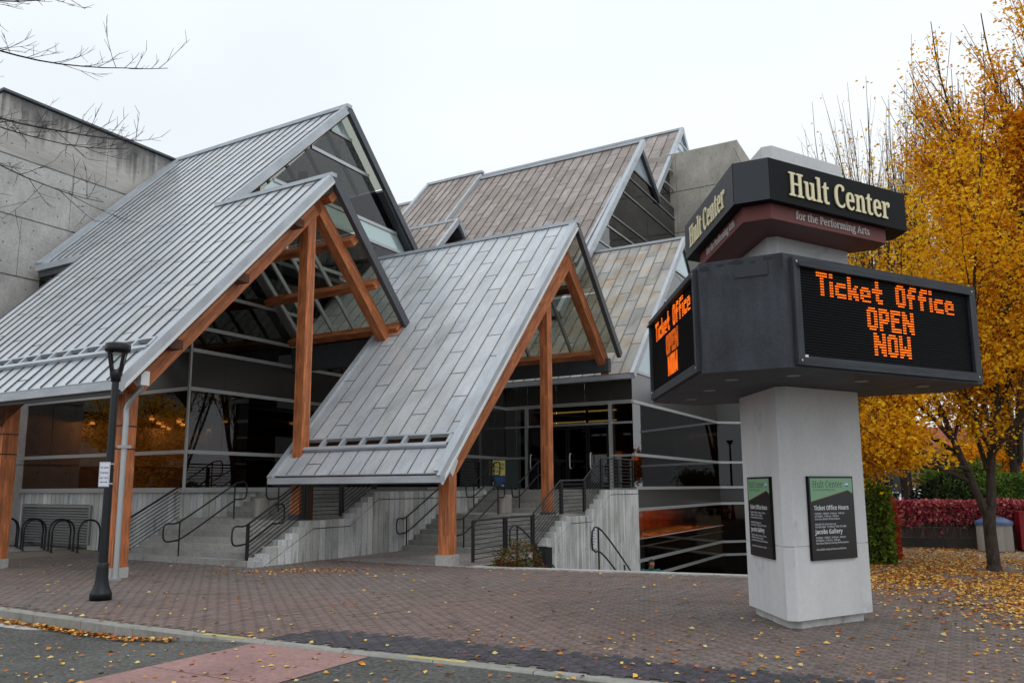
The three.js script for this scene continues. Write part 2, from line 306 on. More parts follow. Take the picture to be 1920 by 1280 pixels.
// sunken court
const crt = structure('sunken_court', 'sunken court below the plaza rim', W(6, -3, 22));
part(crt, 'court_floor', flat([[10.2, 15.5], [2.6, 16.5], [2.6, 62], [10.2, 62]], -3), M.conc);
part(crt, 'retaining_wall', prism([W(9.7, -3, 16.2), W(3, -3, 17.28), W(3, -3, 17.08), W(9.7, -3, 16.0)], V3(0, 2.98, 0)), M.conc);
part(crt, 'retaining_wall', blk(2.72, 3.0, -3, -.02, 17.1, 60), M.conc);
for (let i = 0; i < 6; i++) { const t0 = i / 6, t1 = (i + .985) / 6, p = (t, o) => W(9.72 + (3.0 - 9.72) * t, -.03, 16.0 + 1.08 * t + o); part(crt, 'coping', prism([p(t0, -.02), p(t1, -.02), p(t1, .24), p(t0, .24)], V3(0, .052, 0)), M.conc); }
for (let i = 0; i < 17; i++) part(crt, 'step', blk(7.0, 9.68, -3, -.17 * (i + 1), 18.2 + i * .3, 18.2 + (i + 1) * .3 - .001), M.step[i % 3]);
// ---------------------------------------------------------------- roofs
// a roof slope from its four corners; strips run from the eave (bl..br) to the ridge (tl..tr)
function roofSlope(roof, bl, br, tl, tr, n, rowLen, mats, th = .03, rib = .035, phase = 0, gap = .034, sw = .026, seamM) {
  const P = (s, t) => lerp(lerp(bl, br, s), lerp(tl, tr, s), t);
  const nrm = br.clone().sub(bl).cross(tl.clone().sub(bl)).normalize(); if (nrm.y < 0) nrm.negate();
  const up = nrm.clone().multiplyScalar(th);
  for (let i = 0; i < n; i++) {
    const s0 = i / n, s1 = (i + 1) / n, len = P(s0, 0).distanceTo(P(s0, 1));
    let t = 0, off = ((i * .38 + phase) % 1); let next = (off * rowLen) / len; if (next < .04) next += rowLen / len;
    while (t < 1 - 1e-4) {
      let e = Math.min(1, next); if (1 - e < .03) e = 1;
      const g = gap / len, lift = nrm.clone().multiplyScalar(rr(0, .004));
      const q = [P(s0, t + (t > 0 ? g : 0)), P(s1, t + (t > 0 ? g : 0)), P(s1, e), P(s0, e)].map(v => v.add(lift));
      part(roof, 'panel', prism(q, up), pick(mats)); t = e; next = e + rowLen / len;
    }
  }
  const ribG = [];
  for (let i = 0; i <= n; i++) { const o = nrm.clone().multiplyScalar(th + rib / 2 - .006); part(roof, 'standing_seam', bar(P(i / n, 0).add(o), P(i / n, 1).add(o), sw, rib, nrm), seamM ?? mats.seam ?? M.zincDark); }
  return nrm;
}
const deck = (bl, br, tr, tl, th) => { const n = br.clone().sub(bl).cross(tl.clone().sub(bl)).normalize(); if (n.y < 0) n.negate(); return prism([bl, br, tr, tl].map(p => addv(p, n, -.004)), n.multiplyScalar(-th)); };
M.seam3 = MAT({ map: tZinc, color: 0x8d9296, roughness: .5, metalness: .2 }); M.pat.seam = MAT({ map: tPat, color: 0x857a73, roughness: .6, metalness: .2 }); M.rust.seam = MAT({ map: tZinc, color: 0x8f9192, roughness: .5, metalness: .2 });
// slotted snow guard: a row of dark openings between grey bars
function slotRow(roof, bl, br, tl, tr, n) {
  const P = (s, t) => lerp(lerp(bl, br, s), lerp(tl, tr, s), t), nrm = br.clone().sub(bl).cross(tl.clone().sub(bl)).normalize(); if (nrm.y < 0) nrm.negate();
  const o = nrm.clone().multiplyScalar(.06);
  part(roof, 'slot_rail', bar(P(0, 0).add(o), P(1, 0).add(o), .1, .12, nrm), M.zincTrim);
  part(roof, 'slot_rail', bar(P(0, 1).add(o), P(1, 1).add(o), .06, .1, nrm), M.zincTrim);
  for (let i = 0; i <= n; i++) part(roof, 'slot_divider', bar(P(i / n, .1).add(o), P(i / n, .9).add(o), .09, .1, nrm), M.zincTrim);
}
const rake = (roof, p, q, w = .26, h = .16) => part(roof, 'rake_trim', bar(p, q, w, h, Yd), M.zincTrim);
// a gable end or wall of glass in the plane a = const: polygon rows split at the mullion heights
function clipY(poly, y0, y1) {
  const cut = (pts, f) => { const o = []; for (let i = 0; i < pts.length; i++) { const p = pts[i], q = pts[(i + 1) % pts.length], fp = f(p), fq = f(q); if (fp >= 0) o.push(p); if ((fp >= 0) !== (fq >= 0)) o.push(lerp(p, q, fp / (fp - fq))); } return o; };
  return cut(cut(poly, p => p.y - y0), p => y1 - p.y);
}
function clipS(poly, o, d, s0, s1) {
  const cut = (pts, f) => { const r = []; for (let i = 0; i < pts.length; i++) { const p = pts[i], q = pts[(i + 1) % pts.length], fp = f(p), fq = f(q); if (fp >= 0) r.push(p); if ((fp >= 0) !== (fq >= 0)) r.push(lerp(p, q, fp / (fp - fq))); } return r; };
  const s = p => p.clone().sub(o).dot(d); return cut(cut(poly, p => s(p) - s0), p => s1 - s(p));
}
// vertical glazing: poly in one vertical plane, rows at heights ys, columns at distances ss along d from o
function glaze(win, poly, o, d, ys, ss, mat, rowMat = {}, mw = .1) {
  const nrm = V3(d.z, 0, -d.x), t = nrm.clone().multiplyScalar(.012);
  for (let i = 0; i < ys.length - 1; i++) for (let j = 0; j < ss.length - 1; j++) {
    const q = clipS(clipY(poly, ys[i] + .002, ys[i + 1] - .002), o, d, ss[j] + .004, ss[j + 1] - .004); if (q.length < 3) continue;
    const area = q.reduce((s, p, k) => { const r = q[(k + 1) % q.length]; return s + (p.clone().sub(o).dot(d) * r.y - r.clone().sub(o).dot(d) * p.y); }, 0); if (Math.abs(area) < .02) continue;
    const m = rowMat[i] ?? mat; part(win, m === spandrel ? 'spandrel_panel' : 'pane', prism(q, t), m);
  }
  for (const y of ys) {
    const q = clipY(poly, y - .001, y + .001); if (q.length < 2) continue;
    let lo = 1e9, hi = -1e9; for (const p of q) { const s = p.clone().sub(o).dot(d); lo = Math.min(lo, s); hi = Math.max(hi, s); }
    if (hi - lo < .2) continue;
    const at = s => { const p = addv(o, d, s); p.y = y; return p; };
    part(win, 'mullion', bar(at(lo), at(hi), .09, mw, Yd), M.alu);
  }
}

// ================= tall gabled lobby with the wide left roof (two ridges, one slope)
const k1 = .9925, yR1 = b => 3.76 + (b - 9.98) * k1;
const lob = thing('gabled_lobby', 'grey metal roofed glass lobby whose long slope sweeps down to orange timber posts', 'building', W(19, 0, 16));
{
  const P = (a, b) => W(a, yR1(b), b), b0 = 9.98, bS0 = 10.62, bS1 = 10.92, bR = 16.0;
  const roof = part(lob, 'roof', merge([deck(P(14.2, b0), P(23.8, b0), P(23.8, bS0), P(14.2, bS0), .2), deck(P(14.2, bS1), P(23.8, bS1), P(23.8, bR), P(14.2, bR), .2), deck(P(18.32, bR), P(26.3, bR), P(26.65, 20.75), P(17.75, 20.75), .2), deck(P(23.8, 15.2), P(26.2, 15.2), P(26.3, bR), P(23.8, bR), .2)]), M.darkWood);
  const n1 = 21, da = (23.8 - 14.15) / n1;
  reseed(5);
  roofSlope(roof, P(14.15, b0), P(23.8, b0), P(14.15, bS0), P(23.8, bS0), n1, 9, M.zinc);
  slotRow(roof, P(14.3, bS0 + .04), P(23.8, bS0 + .04), P(14.3, bS1 - .04), P(23.8, bS1 - .04), 16);
  roofSlope(roof, P(14.15, bS1), P(23.8, bS1), P(14.15, bR), P(23.8, bR), n1, 2.9, M.zinc);
  roofSlope(roof, P(18.32, bR), P(23.8, bR), P(17.75, 20.75), P(23.9, 20.75), 12, 2.9, M.zinc, .03, .035, .4);
  roofSlope(roof, P(23.8, 15.2), P(26.25, 15.2), P(23.9, 20.75), P(26.65, 20.75), 6, 2.9, M.zinc, .03, .035, .7);
  const up = (p, h) => V3(p.x, p.y + h, p.z);
  rake(roof, up(P(14.17, b0 - .05), -.03), up(P(14.17, bR), -.03), .1, .24); part(roof, 'rake_cap', bar(up(P(14.3, b0), .07), up(P(14.3, bR), .07), .2, .04), M.zincTrim); part(roof, 'drip_edge', bar(up(P(14.12, b0 - .05), -.16), up(P(14.12, bR), -.16), .04, .05), M.white); rake(roof, up(P(18.3, bR + .15), -.02), up(P(17.74, 20.75), -.02), .12, .26); part(roof, 'rake_cap', bar(up(P(18.4, bR + .1), .07), up(P(17.86, 20.75), .07), .24, .05), M.zincTrim);
  rake(roof, up(P(26.3, 15.1), .06), up(P(26.72, 20.75), .06), .3, .2);
  part(roof, 'ridge_cap', bar(up(P(14.1, bR), .06), up(P(18.7, bR), .06), .2, .1), M.zincTrim);
  part(roof, 'ridge_cap', bar(up(P(17.65, 20.75), .06), up(P(26.8, 20.75), .06), .24, .12), M.zincTrim);
  part(roof, 'eave_gutter', bar(up(P(14.1, b0 - .06), -.05), up(P(23.85, b0 - .06), -.05), .16, .16), M.zincTrim);
  part(roof, 'eave_fascia', bar(up(P(14.2, b0 + .02), -.2), up(P(23.85, b0 + .02), -.2), .1, .16), M.zincDark);
  part(roof, 'eave_gutter', bar(up(P(23.8, 15.12), -.06), up(P(26.4, 15.12), -.06), .2, .2), M.zincTrim);
  part(roof, 'eave_fascia', bar(up(P(23.8, 15.2), -.3), up(P(26.4, 15.2), -.3), .14, .26), M.zincDark);
  // right slopes: upper one of metal, lower one a glazed canopy
  const rt = part(lob, 'rear_roof', deck(W(17.75, 12.3, 23.05), W(26.65, 12.3, 23.05), W(26.65, 10.2, 25.3), W(17.75, 10.2, 25.3), .2), M.zincDark);
  for (let i = 0; i < 7; i++) { const a0 = 17.85 + i * 1.25, a1 = a0 + 1.2, q = [W(a0, 14.38, 20.8), W(a1, 14.38, 20.8), W(a1, 12.32, 23.02), W(a0, 12.32, 23.02)]; part(rt, 'added_skylight_pane', prism(q, V3(0, .012, 0)), G.canopy); part(rt, 'added_skylight_bar', bar(addv(q[0], Ud, -.03), addv(q[3], Ud, -.03), .07, .16), M.plaster); }  // glazing added on the unseen slope to let daylight into the gable
  part(rt, 'rake_trim', bar(W(17.74, 14.46, 20.75), W(17.74, 10.15, 25.38), .14, .26), M.zincDark);
  // gable and lobby glazing in the plane a = 18.77
  const A = 18.77, o = W(A, 0, 15.42), win = part(lob, 'gable_window', bar(W(A, 1.66, 15.42), W(A, 1.66, 30), .16, .08), M.alu);
  const roofY = b => b < 20.6 ? yR1(b) - .28 : 14.0 - (b - 20.6) * 1.0, A2 = 18.02, pg = new THREE.MeshPhysicalMaterial({ color: 0xb9cdcd, roughness: .12, metalness: .35 });
  const poly = [W(A, 1.7, 15.42), W(A, 8.6, 15.42), W(A, 8.6, 30), W(A, 1.7, 30)], gp = [W(A2, 8.72, 15.34), W(A2, 14.08, 20.74), W(A2, 8.72, 26.5)];
  const cols = [0, 1.25, 3.7, 6.15, 8.6, 11.05, 14.6];
  glaze(win, poly, o, Vd, [1.7, 2.71, 4.43, 5.5, 6.15, 7.18, 8.6], cols, G.dark, { 2: spandrel });
  glaze(win, gp, W(A2, 0, 14), Vd, [8.72, 10.3, 10.95, 12.6, 13.55, 14.1], [0, 3.2, 6.7, 10.2, 14], G.gable, { 1: pg, 4: pg }, .11);
  part(win, 'transom_slab', blk(18.0, 18.85, 8.4, 8.52, 15.6, 26.6), M.zincDark);
  // left lobby front in the plane b = 15.42
  const o2 = W(26.9, 0, 15.42), w2 = part(lob, 'lobby_window', bar(W(18.77, 1.66, 15.42), W(26.9, 1.66, 15.42), .16, .08), M.alu);
  glaze(w2, [W(26.9, 1.7, 15.42), W(18.8, 1.7, 15.42), W(18.8, 8.8, 15.42), W(26.9, 8.8, 15.42)], o2, Ud.clone().negate(), [1.7, 2.71, 4.43, 5.5, 7.2, 8.8], [0, 2.7, 5.4, 8.1], G.bronze, { 2: spandrel });
  part(w2, 'corner_post', bar(W(18.78, 1.66, 15.4), W(18.78, 8.8, 15.4), .06, .06, Vd), M.alu); part(w2, 'corner_post', bar(W(26.88, 1.66, 15.38), W(26.88, 8.8, 15.38), .1, .1, Vd), M.alu);
  // board-marked base walls
  const bw = part(lob, 'base_wall', merge([blk(18.84, 22.95, -.2, 1.62, 15.5, 15.9), blk(22.95, 26.63, 1.27, 1.62, 15.5, 15.9), blk(26.63, 27, -.2, 1.62, 15.5, 15.9), blk(22.95, 26.63, -.2, 1.27, 15.9, 16.1), blk(18.84, 19.2, -.2, 1.62, 15.9, 30)]), M.conc);
  reseed(21);
  for (let i = 0; i < 36; i++) { const a0 = 18.8 + i * .226, inL = a0 > 22.95 && a0 < 26.7; part(bw, 'board', blk(a0, a0 + .21, inL ? 1.28 : -.1, 1.615, 15.44, 15.5), pick(M.board)); }
  for (let i = 0; i < 40; i++) { const b1 = 15.44 + i * .226; part(bw, 'board', blk(18.78, 18.84, -.1, 1.615, b1, b1 + .21), pick(M.board)); }
  const lv = part(lob, 'louvre', merge([blk(22.95, 23.03, .12, 1.26, 15.38, 15.46), blk(26.55, 26.63, .12, 1.26, 15.38, 15.46), blk(23.03, 26.55, 1.19, 1.26, 15.38, 15.46)]), M.aluDull);
  for (let i = 0; i < 13; i++) { const y = .14 + i * .08; part(lv, 'slat', prism([W(23.03, y, 15.4), W(26.55, y, 15.4), W(26.55, y + .035, 15.46), W(23.03, y + .035, 15.46)], V3(0, .022, 0)), M.aluDull); }
  // glazed canopy slope, purlins, truss
  const can = part(lob, 'canopy', bar(W(14.2, 9.8, 16.02), W(14.2, 6.35, 19.62), .14, .26), M.zincDark);
  const Cn = (a, t) => W(a, 9.68 - 3.3 * t, 16.05 + 3.5 * t), ca = [14.3, 15.3, 16.15, 17.0, 17.85, 18.45];
  const cv = Cn(15, 1).sub(Cn(15, 0)), cn = Ud.clone().cross(cv).normalize(); if (cn.y < 0) cn.negate();
  for (let i = 0; i < ca.length - 1; i++) for (let j = 0; j < 3; j++) part(can, 'pane', prism([Cn(ca[i] + .02, j / 3 + .005), Cn(ca[i + 1] - .02, j / 3 + .005), Cn(ca[i + 1] - .02, (j + 1) / 3 - .005), Cn(ca[i] + .02, (j + 1) / 3 - .005)], cn.clone().multiplyScalar(.012)), G.canopy);
  for (const a of ca.slice(1)) part(can, 'glazing_bar', bar(Cn(a, 0), Cn(a, 1), .06, .12, cn), M.alu);
  part(can, 'glazing_bar', bar(Cn(18.62, .02), Cn(18.62, 1), .3, .14, cn), M.alu);
  for (const t of [.08, .36, .66, .985]) part(can, 'purlin', bar(addv(Cn(14.28, t), cn, -.2), addv(Cn(18.7, t), cn, -.2), .2, .26, cn), M.wood);
  part(can, 'valley_beam', blk(14.6, 18.77, 5.35, 6.1, 19.45, 19.7), M.zincDark);
  const tA = 14.75;
  const tr = part(lob, 'king_post', bar(W(tA, .94, 15.75), W(tA, 9.2, 15.75), .27, .3, Vd), M.wood);
  part(lob, 'rafter', bar(W(tA, 3.75, 10.6), W(tA, 9.1, 15.98), .28, .44), M.wood); part(lob, 'rafter', bar(W(tA, 9.2, 15.85), W(tA, 5.75, 19.5), .28, .36), M.wood);
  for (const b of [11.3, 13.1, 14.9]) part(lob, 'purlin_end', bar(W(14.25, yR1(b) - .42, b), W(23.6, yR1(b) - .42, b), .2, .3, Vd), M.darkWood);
  for (const a of [15.05, 19.45, 24.0]) {
    const p = part(lob, 'post', bar(W(a, .2, 10.72), W(a, 3.75, 10.72), .3, .36, Vd), M.wood);
    part(p, 'footing', prism([W(a - .18, -.02, 10.52), W(a + .18, -.02, 10.52), W(a + .18, -.02, 10.92), W(a - .18, -.02, 10.92)], V3(0, .22, 0)), M.conc);
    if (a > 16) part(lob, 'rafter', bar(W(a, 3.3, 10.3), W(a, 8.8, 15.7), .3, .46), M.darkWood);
    for (const y of [2.5, 2.95]) part(p, 'strap', prism([W(a - .163, y, 10.525), W(a + .163, y, 10.525), W(a + .163, y, 10.915), W(a - .163, y, 10.915)], V3(0, .02, 0)), M.black);
  }
  part(tr, 'shoe', blk(tA - .18, tA + .18, .93, 1.08, 15.56, 15.94), M.zincDark);
  // downpipe beside the front post
  const dp = part(lob, 'downpipe', tube([W(14.62, .0, 10.45), W(14.62, 1.5, 10.45), W(14.62, 3.0, 10.45), W(14.62, 3.3, 10.45), W(14.5, 3.5, 10.5), W(14.38, 3.68, 10.58), W(14.34, 3.85, 10.6)], .055, 10, 40), M.alu);
  part(dp, 'bracket', blk(14.54, 14.72, 2.5, 2.56, 10.36, 10.56), M.alu); part(dp, 'outlet_box', blk(14.22, 14.4, 3.72, 4.0, 10.45, 10.65), M.white); part(dp, 'pipe_foot', blk(14.54, 14.7, 0, .05, 10.37, 10.53), M.alu);
  // interior
  const inn = part(lob, 'interior_floor', blk(18.95, 26.9, 1.4, 1.6, 15.95, 30), M.carpet);
  part(lob, 'interior_wall', blk(18.95, 27, 1.6, 10, 30, 30.3), M.darkWood); part(lob, 'interior_ceiling', blk(19.4, 26.8, 3.965, 4.25, 16.8, 30), M.darkWood);
  part(lob, 'interior_wall', blk(21.2, 21.7, 1.6, 3.96, 25.2, 25.7), M.wood); part(lob, 'interior_wall', blk(23.6, 24.2, 1.6, 3.96, 21.0, 21.5), M.wood); part(lob, 'interior_wall', blk(20.2, 20.5, 4.9, 13, 22.6, 23.4), M.plaster); part(lob, 'interior_wall', blk(22.2, 22.5, 4.9, 13.2, 20.4, 21), M.plaster); part(lob, 'interior_wall', blk(19.6, 20.2, 1.6, 3.96, 27, 29), M.plaster);
  for (const q of [[8.4, 17.3], [8.4, 18.9], [6.5, 17.5], [9.9, 19.8]]) part(lob, 'interior_beam', bar(W(18.9, q[0] + 1.5, q[1] + 1.4), W(26.5, q[0] + 1.5, q[1] + 1.4), .2, .4), M.darkWood);
  const lampM = glow(0xffc070, 11);
  for (let i = 0; i < 6; i++) part(lob, 'added_pale_bar', bar(W(18.9 + i * .3, 9.2 + (i % 2) * .6, 18.2 + i * .95), W(19.2 + i * .3, 12.6 - Math.abs(i - 2) * .7, 18.9 + i * .95), .3, .16), M.plaster);  // pale bars added for the light diagonal shapes in the gable glass
  for (const [a, b] of [[23.04, 17.44], [24.33, 18.71], [25.43, 19.77], [26.3, 20.7], [23.19, 18.66], [24.24, 19.67], [25.6, 22.06], [26.3, 22.9], [21.9, 19.57], [26.2, 17.39], [20.6, 21.5], [21.2, 23.6]]) {
    const c = W(a, 3.93, b), g = new THREE.CylinderGeometry(.07, .085, .07, 14); g.translate(c.x, c.y, c.z);
    const l = part(lob, 'ceiling_light', g, lampM); const pl = new THREE.PointLight(0xffb870, 4, 0, 2); pl.position.set(0, 3.84, 0).add(V3(c.x, 0, c.z)).sub(org.get(lob)); pl.castShadow = true; l.add(pl);
  }
}

// ================= entrance canopy with the steep grey slope in front of the stairs
const k3 = .988, yR3 = b => 2.0 + (b - 15.18) * k3;
const ent = thing('entrance_canopy', 'steep grey metal canopy roof on orange timber posts sheltering the entrance stairs', 'canopy', W(12, 0, 18));
{
  const P = (a, b) => W(a, yR3(b), b), up = (p, h) => V3(p.x, p.y + h, p.z);
  const roof = part(ent, 'roof', merge([deck(P(10.0, 15.18), P(15.1, 15.18), P(15.1, 15.76), P(10.0, 15.76), .2), deck(P(10.0, 16.08), P(15.1, 16.08), P(15.1, 19.45), P(10.0, 19.45), .2), deck(P(10.0, 19.45), P(18.5, 19.45), P(18.5, 22.9), P(10.0, 22.9), .2)]), M.darkWood);
  reseed(31);
  roofSlope(roof, P(9.95, 15.18), P(15.12, 15.18), P(9.95, 15.74), P(15.12, 15.74), 11, 9, M.zinc, .03, .026, 0, .034, .02, M.seam3);
  slotRow(roof, P(10.2, 15.79), P(14.75, 15.79), P(10.2, 16.04), P(14.75, 16.04), 7);
  roofSlope(roof, P(9.95, 16.1), P(15.12, 16.1), P(9.95, 19.45), P(15.12, 19.45), 11, 2.5, M.zinc, .03, .026, .15, .034, .02, M.seam3);
  roofSlope(roof, P(9.95, 19.45), P(18.5, 19.45), P(9.95, 22.9), P(18.5, 22.9), 18, 2.2, M.zinc, .03, .026, .55, .034, .02, M.seam3);
  rake(roof, up(P(9.97, 15.1), -.03), up(P(9.97, 22.9), -.03), .08, .22); part(roof, 'drip_edge', bar(up(P(9.92, 15.1), -.14), up(P(9.92, 22.9), -.14), .04, .05), M.white); part(roof, 'rake_cap', bar(up(P(10.08, 15.15), .09), up(P(10.08, 22.85), .09), .16, .04), M.zincTrim);
  part(roof, 'rake_trim', bar(up(P(15.15, 15.1), .02), up(P(15.15, 19.4), .02), .16, .14), M.zincTrim);
  part(roof, 'ridge_cap', bar(up(P(9.9, 22.92), .05), up(P(18.5, 22.92), .05), .2, .1), M.zincTrim);
  part(roof, 'eave_gutter', bar(up(P(9.9, 15.12), -.05), up(P(15.2, 15.12), -.05), .14, .15), M.zincTrim); part(roof, 'eave_fascia', bar(up(P(9.95, 15.2), -.17), up(P(15.2, 15.2), -.17), .1, .12), M.zincDark);
  // glazed right slope
  const Cn = (a, t) => W(a, 9.55 - 3.4 * t, 22.95 + 3.5 * t), cv = Cn(12, 1).sub(Cn(12, 0)), cn = Ud.clone().cross(cv).normalize(); if (cn.y < 0) cn.negate();
  const can = part(ent, 'glazed_slope', bar(W(10.0, 9.6, 22.95), W(10.0, 6.05, 26.55), .14, .24), M.zincDark);
  const ca = [10.1, 10.9, 11.75, 12.6, 13.45, 14.3, 15.15, 16];
  for (let i = 0; i < ca.length - 1; i++) for (let j = 0; j < 2; j++) part(can, 'pane', prism([Cn(ca[i] + .02, j / 2 + .005), Cn(ca[i + 1] - .02, j / 2 + .005), Cn(ca[i + 1] - .02, (j + 1) / 2 - .005), Cn(ca[i] + .02, (j + 1) / 2 - .005)], cn.clone().multiplyScalar(.012)), G.canopy);
  for (const a of ca.slice(1)) part(can, 'glazing_bar', bar(Cn(a, 0), Cn(a, 1), .07, .13, cn), M.aluDull);
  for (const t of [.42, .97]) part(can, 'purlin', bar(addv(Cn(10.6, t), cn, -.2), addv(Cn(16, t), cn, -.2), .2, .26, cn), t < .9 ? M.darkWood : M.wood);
  part(can, 'valley_beam', blk(10.3, 16, 5.5, 5.95, 26.2, 26.45), M.zincDark);
  const tA = 10.55;
  part(ent, 'rafter', bar(W(tA, 2.25, 16.32), W(tA, 8.62, 23.15), .27, .58), M.wood); part(ent, 'rafter', bar(W(tA + .003, 8.75, 23.1), W(tA + .003, 5.6, 26.65), .27, .42), M.wood);
  const kp = part(ent, 'king_post', bar(W(tA, .9, 21.75), W(tA, 7.1, 21.75), .25, .3, Vd), M.wood);
  part(kp, 'shoe', blk(tA - .17, tA + .17, .9, 1.02, 21.55, 21.95), M.zincDark);
  const p = part(ent, 'post', bar(W(tA, .2, 16.32), W(tA, 2.75, 16.32), .27, .34, Vd), M.wood);
  part(p, 'footing', prism([W(tA - .19, -.02, 16.1), W(tA + .19, -.02, 16.1), W(tA + .19, -.02, 16.54), W(tA - .19, -.02, 16.54)], V3(0, .24, 0)), M.conc);
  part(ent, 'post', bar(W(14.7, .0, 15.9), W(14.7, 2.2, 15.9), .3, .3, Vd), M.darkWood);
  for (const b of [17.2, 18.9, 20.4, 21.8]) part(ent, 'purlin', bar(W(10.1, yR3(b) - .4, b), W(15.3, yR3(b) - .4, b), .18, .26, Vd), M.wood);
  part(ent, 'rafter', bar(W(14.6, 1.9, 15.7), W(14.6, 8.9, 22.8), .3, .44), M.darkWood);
  part(ent, 'gutter_outlet', prism([W(10.02, 2.15, 15.45), W(10.02, 2.45, 15.7), W(10.02, 2.3, 15.95), W(10.02, 1.95, 15.72)], Ud.clone().multiplyScalar(.16)), M.white);
  part(ent, 'flashing', prism([P(14.2, 19.2), P(14.9, 19.2), P(14.9, 19.75), P(14.2, 19.75)].map(q => up(q, .07)), V3(0, .01, 0)), MAT({ color: 0xb3917f, roughness: .6 }));
}

// ================= right hand lobby with the stained pale roof, doors and basement windows
const k6 = .923, yR6 = b => 5.6 + (b - 27.2) * k6;
const dl = thing('door_lobby', 'pale rust stained roof above the dark glass entrance doors and basement windows', 'building', W(12, 0, 27.5));
{
  const P = (a, b) => W(a, yR6(b), b), up = (p, h) => V3(p.x, p.y + h, p.z), bR = 34.1;
  const roof = part(dl, 'roof', deck(P(9.75, 27.1), P(16, 27.1), P(16, bR), P(9.75, bR), .22), M.zincDark);
  reseed(41);
  roofSlope(roof, P(9.75, 27.1), P(16, 27.1), P(9.75, bR), P(16, bR), 13, 1.75, M.rust);
  rake(roof, up(P(9.72, 27.0), .0), up(P(9.72, bR), .0), .14, .24); part(roof, 'ridge_cap', bar(up(P(9.7, bR), .06), up(P(16, bR), .06), .22, .1), M.zincTrim);
  part(roof, 'eave_gutter', bar(up(P(9.7, 27.05), -.06), up(P(16, 27.05), -.06), .16, .16), M.zincTrim);
  part(dl, 'rear_roof', deck(W(9.75, yR6(bR), bR), W(16, yR6(bR), bR), W(16, 6.2, 40), W(9.75, 6.2, 40), .2), M.zincDark);
  // door front in the plane b = 27.2
  const o = W(15, 0, 27.2), d = Ud.clone().negate(), w = part(dl, 'entrance_front', bar(W(9.83, 4.56, 27.2), W(15, 4.56, 27.2), .14, .12), M.alu);
  glaze(w, [W(15, 1.62, 27.22), W(9.85, 1.62, 27.22), W(9.85, 5.35, 27.22), W(15, 5.35, 27.22)], o, d, [1.64, 2.75, 3.86, 4.56, 5.35], [0, .5, 1.0, 2.2, 3.35, 4.36, 5.15], G.dark, { 3: spandrel }, .07);
  for (const a of [14.0, 10.64]) part(w, 'frame_post', bar(W(a, 1.62, 27.14), W(a, 4.56, 27.14), .11, .11, Vd), M.alu);
  for (const a of [13.9, 13.1, 12.3, 11.5, 10.75]) {
    if (a > 11) {
      const dd = part(dl, 'door', merge([blk(a - .77, a - .71, 1.64, 3.8, 27.1, 27.17), blk(a - .06, a, 1.64, 3.8, 27.1, 27.17), blk(a - .71, a - .06, 3.7, 3.8, 27.1, 27.17), blk(a - .71, a - .06, 1.64, 1.86, 27.1, 27.17)]), M.black);
      part(dd, 'pane', blk(a - .71, a - .06, 1.86, 3.7, 27.13, 27.14), G.dark);
      part(dd, 'handle', tube([W(a - .12, 2.35, 27.09), W(a - .12, 2.35, 27.02), W(a - .12, 2.85, 27.02), W(a - .12, 2.85, 27.09)], .018, 6), M.white);
    }
  }
  // wall left of the inner corner, plane a = 14.95
  const w3 = part(dl, 'side_window', bar(W(14.95, 1.66, 23), W(14.95, 1.66, 27.2), .14, .08), M.alu);
  glaze(w3, [W(14.95, 1.7, 22), W(14.95, 5.35, 22), W(14.95, 5.35, 27.2), W(14.95, 1.7, 27.2)], W(14.95, 0, 22), Vd, [1.7, 2.75, 4.56, 5.35], [0, 1.5, 3.0, 4.1, 5.2], G.dark, { 2: spandrel });
  // gable and long glass wall, plane a = 9.83
  const A = 9.83, o4 = W(A, 0, 27.2), w4 = part(dl, 'glass_wall', bar(W(A, 1.66, 27.2), W(A, 1.66, 38.7), .16, .1), M.alu);
  const poly = [W(A, -3, 27.2), W(A, yR6(27.2) - .25, 27.2), W(A, yR6(bR) - .3, bR), W(A, 6.2, 38.7), W(A, -3, 38.7)];
  glaze(w4, poly, o4, Vd, [-3, -1.28, -.72, .95, 1.66, 2.77, 4.56, 5.62, 7.2, 8.8, 10.4, 11.7], [0, 1.9, 3.8, 5.75, 7.7, 9.6, 11.5], G.bronze, { 3: spandrel, 6: spandrel, 7: new THREE.MeshPhysicalMaterial({ color: 0x9fb2ba, roughness: .1, metalness: .4 }), 10: new THREE.MeshPhysicalMaterial({ color: 0xa9c0c8, roughness: .1, metalness: .4 }) });
  const f0 = W(A, 0, 38.7), h2 = V3(Math.sin(75 * D), 0, -Math.cos(75 * D)), f1 = addv(f0, h2, 7), f2 = addv(f1, Vd, 9);
  const wall = (p, q, n) => { const hh = q.clone().sub(p), L = hh.length(); hh.normalize(); const at = (s, y) => { const r = addv(p, hh, s); r.y = y; return r; };
    const w = part(dl, 'glass_wall', bar(at(0, 1.66), at(L, 1.66), .16, .1), M.alu); glaze(w, [at(0, -3), at(0, 6.2), at(L, 6.2), at(L, -3)], p, hh, [-3, -1.28, -.72, .95, 1.66, 2.77, 4.56, 6.2], Array.from({ length: n + 1 }, (_, i) => i * L / n), G.bronze, { 3: spandrel, 6: spandrel }); };
  wall(f0, f1, 3); wall(f1, f2, 4);
  part(dl, 'flat_roof', prism([W(16, 6.2, 38.7), V3(f0.x, 6.2, f0.z), V3(f1.x, 6.2, f1.z), V3(f2.x, 6.2, f2.z), V3(f2.x - 12, 6.2, f2.z - 4)], V3(0, .3, 0)), M.zincDark);
  // interior: floors, timber walls, lights
  part(dl, 'interior_floor', prism([W(9.95, 1.2, 27.3), W(16, 1.2, 27.3), W(16, 1.2, 50), V3(f2.x - .3, 1.2, f2.z), V3(f1.x - .2, 1.2, f1.z - .2), V3(f0.x - .1, 1.2, f0.z - .1)], V3(0, .38, 0)), M.carpet);
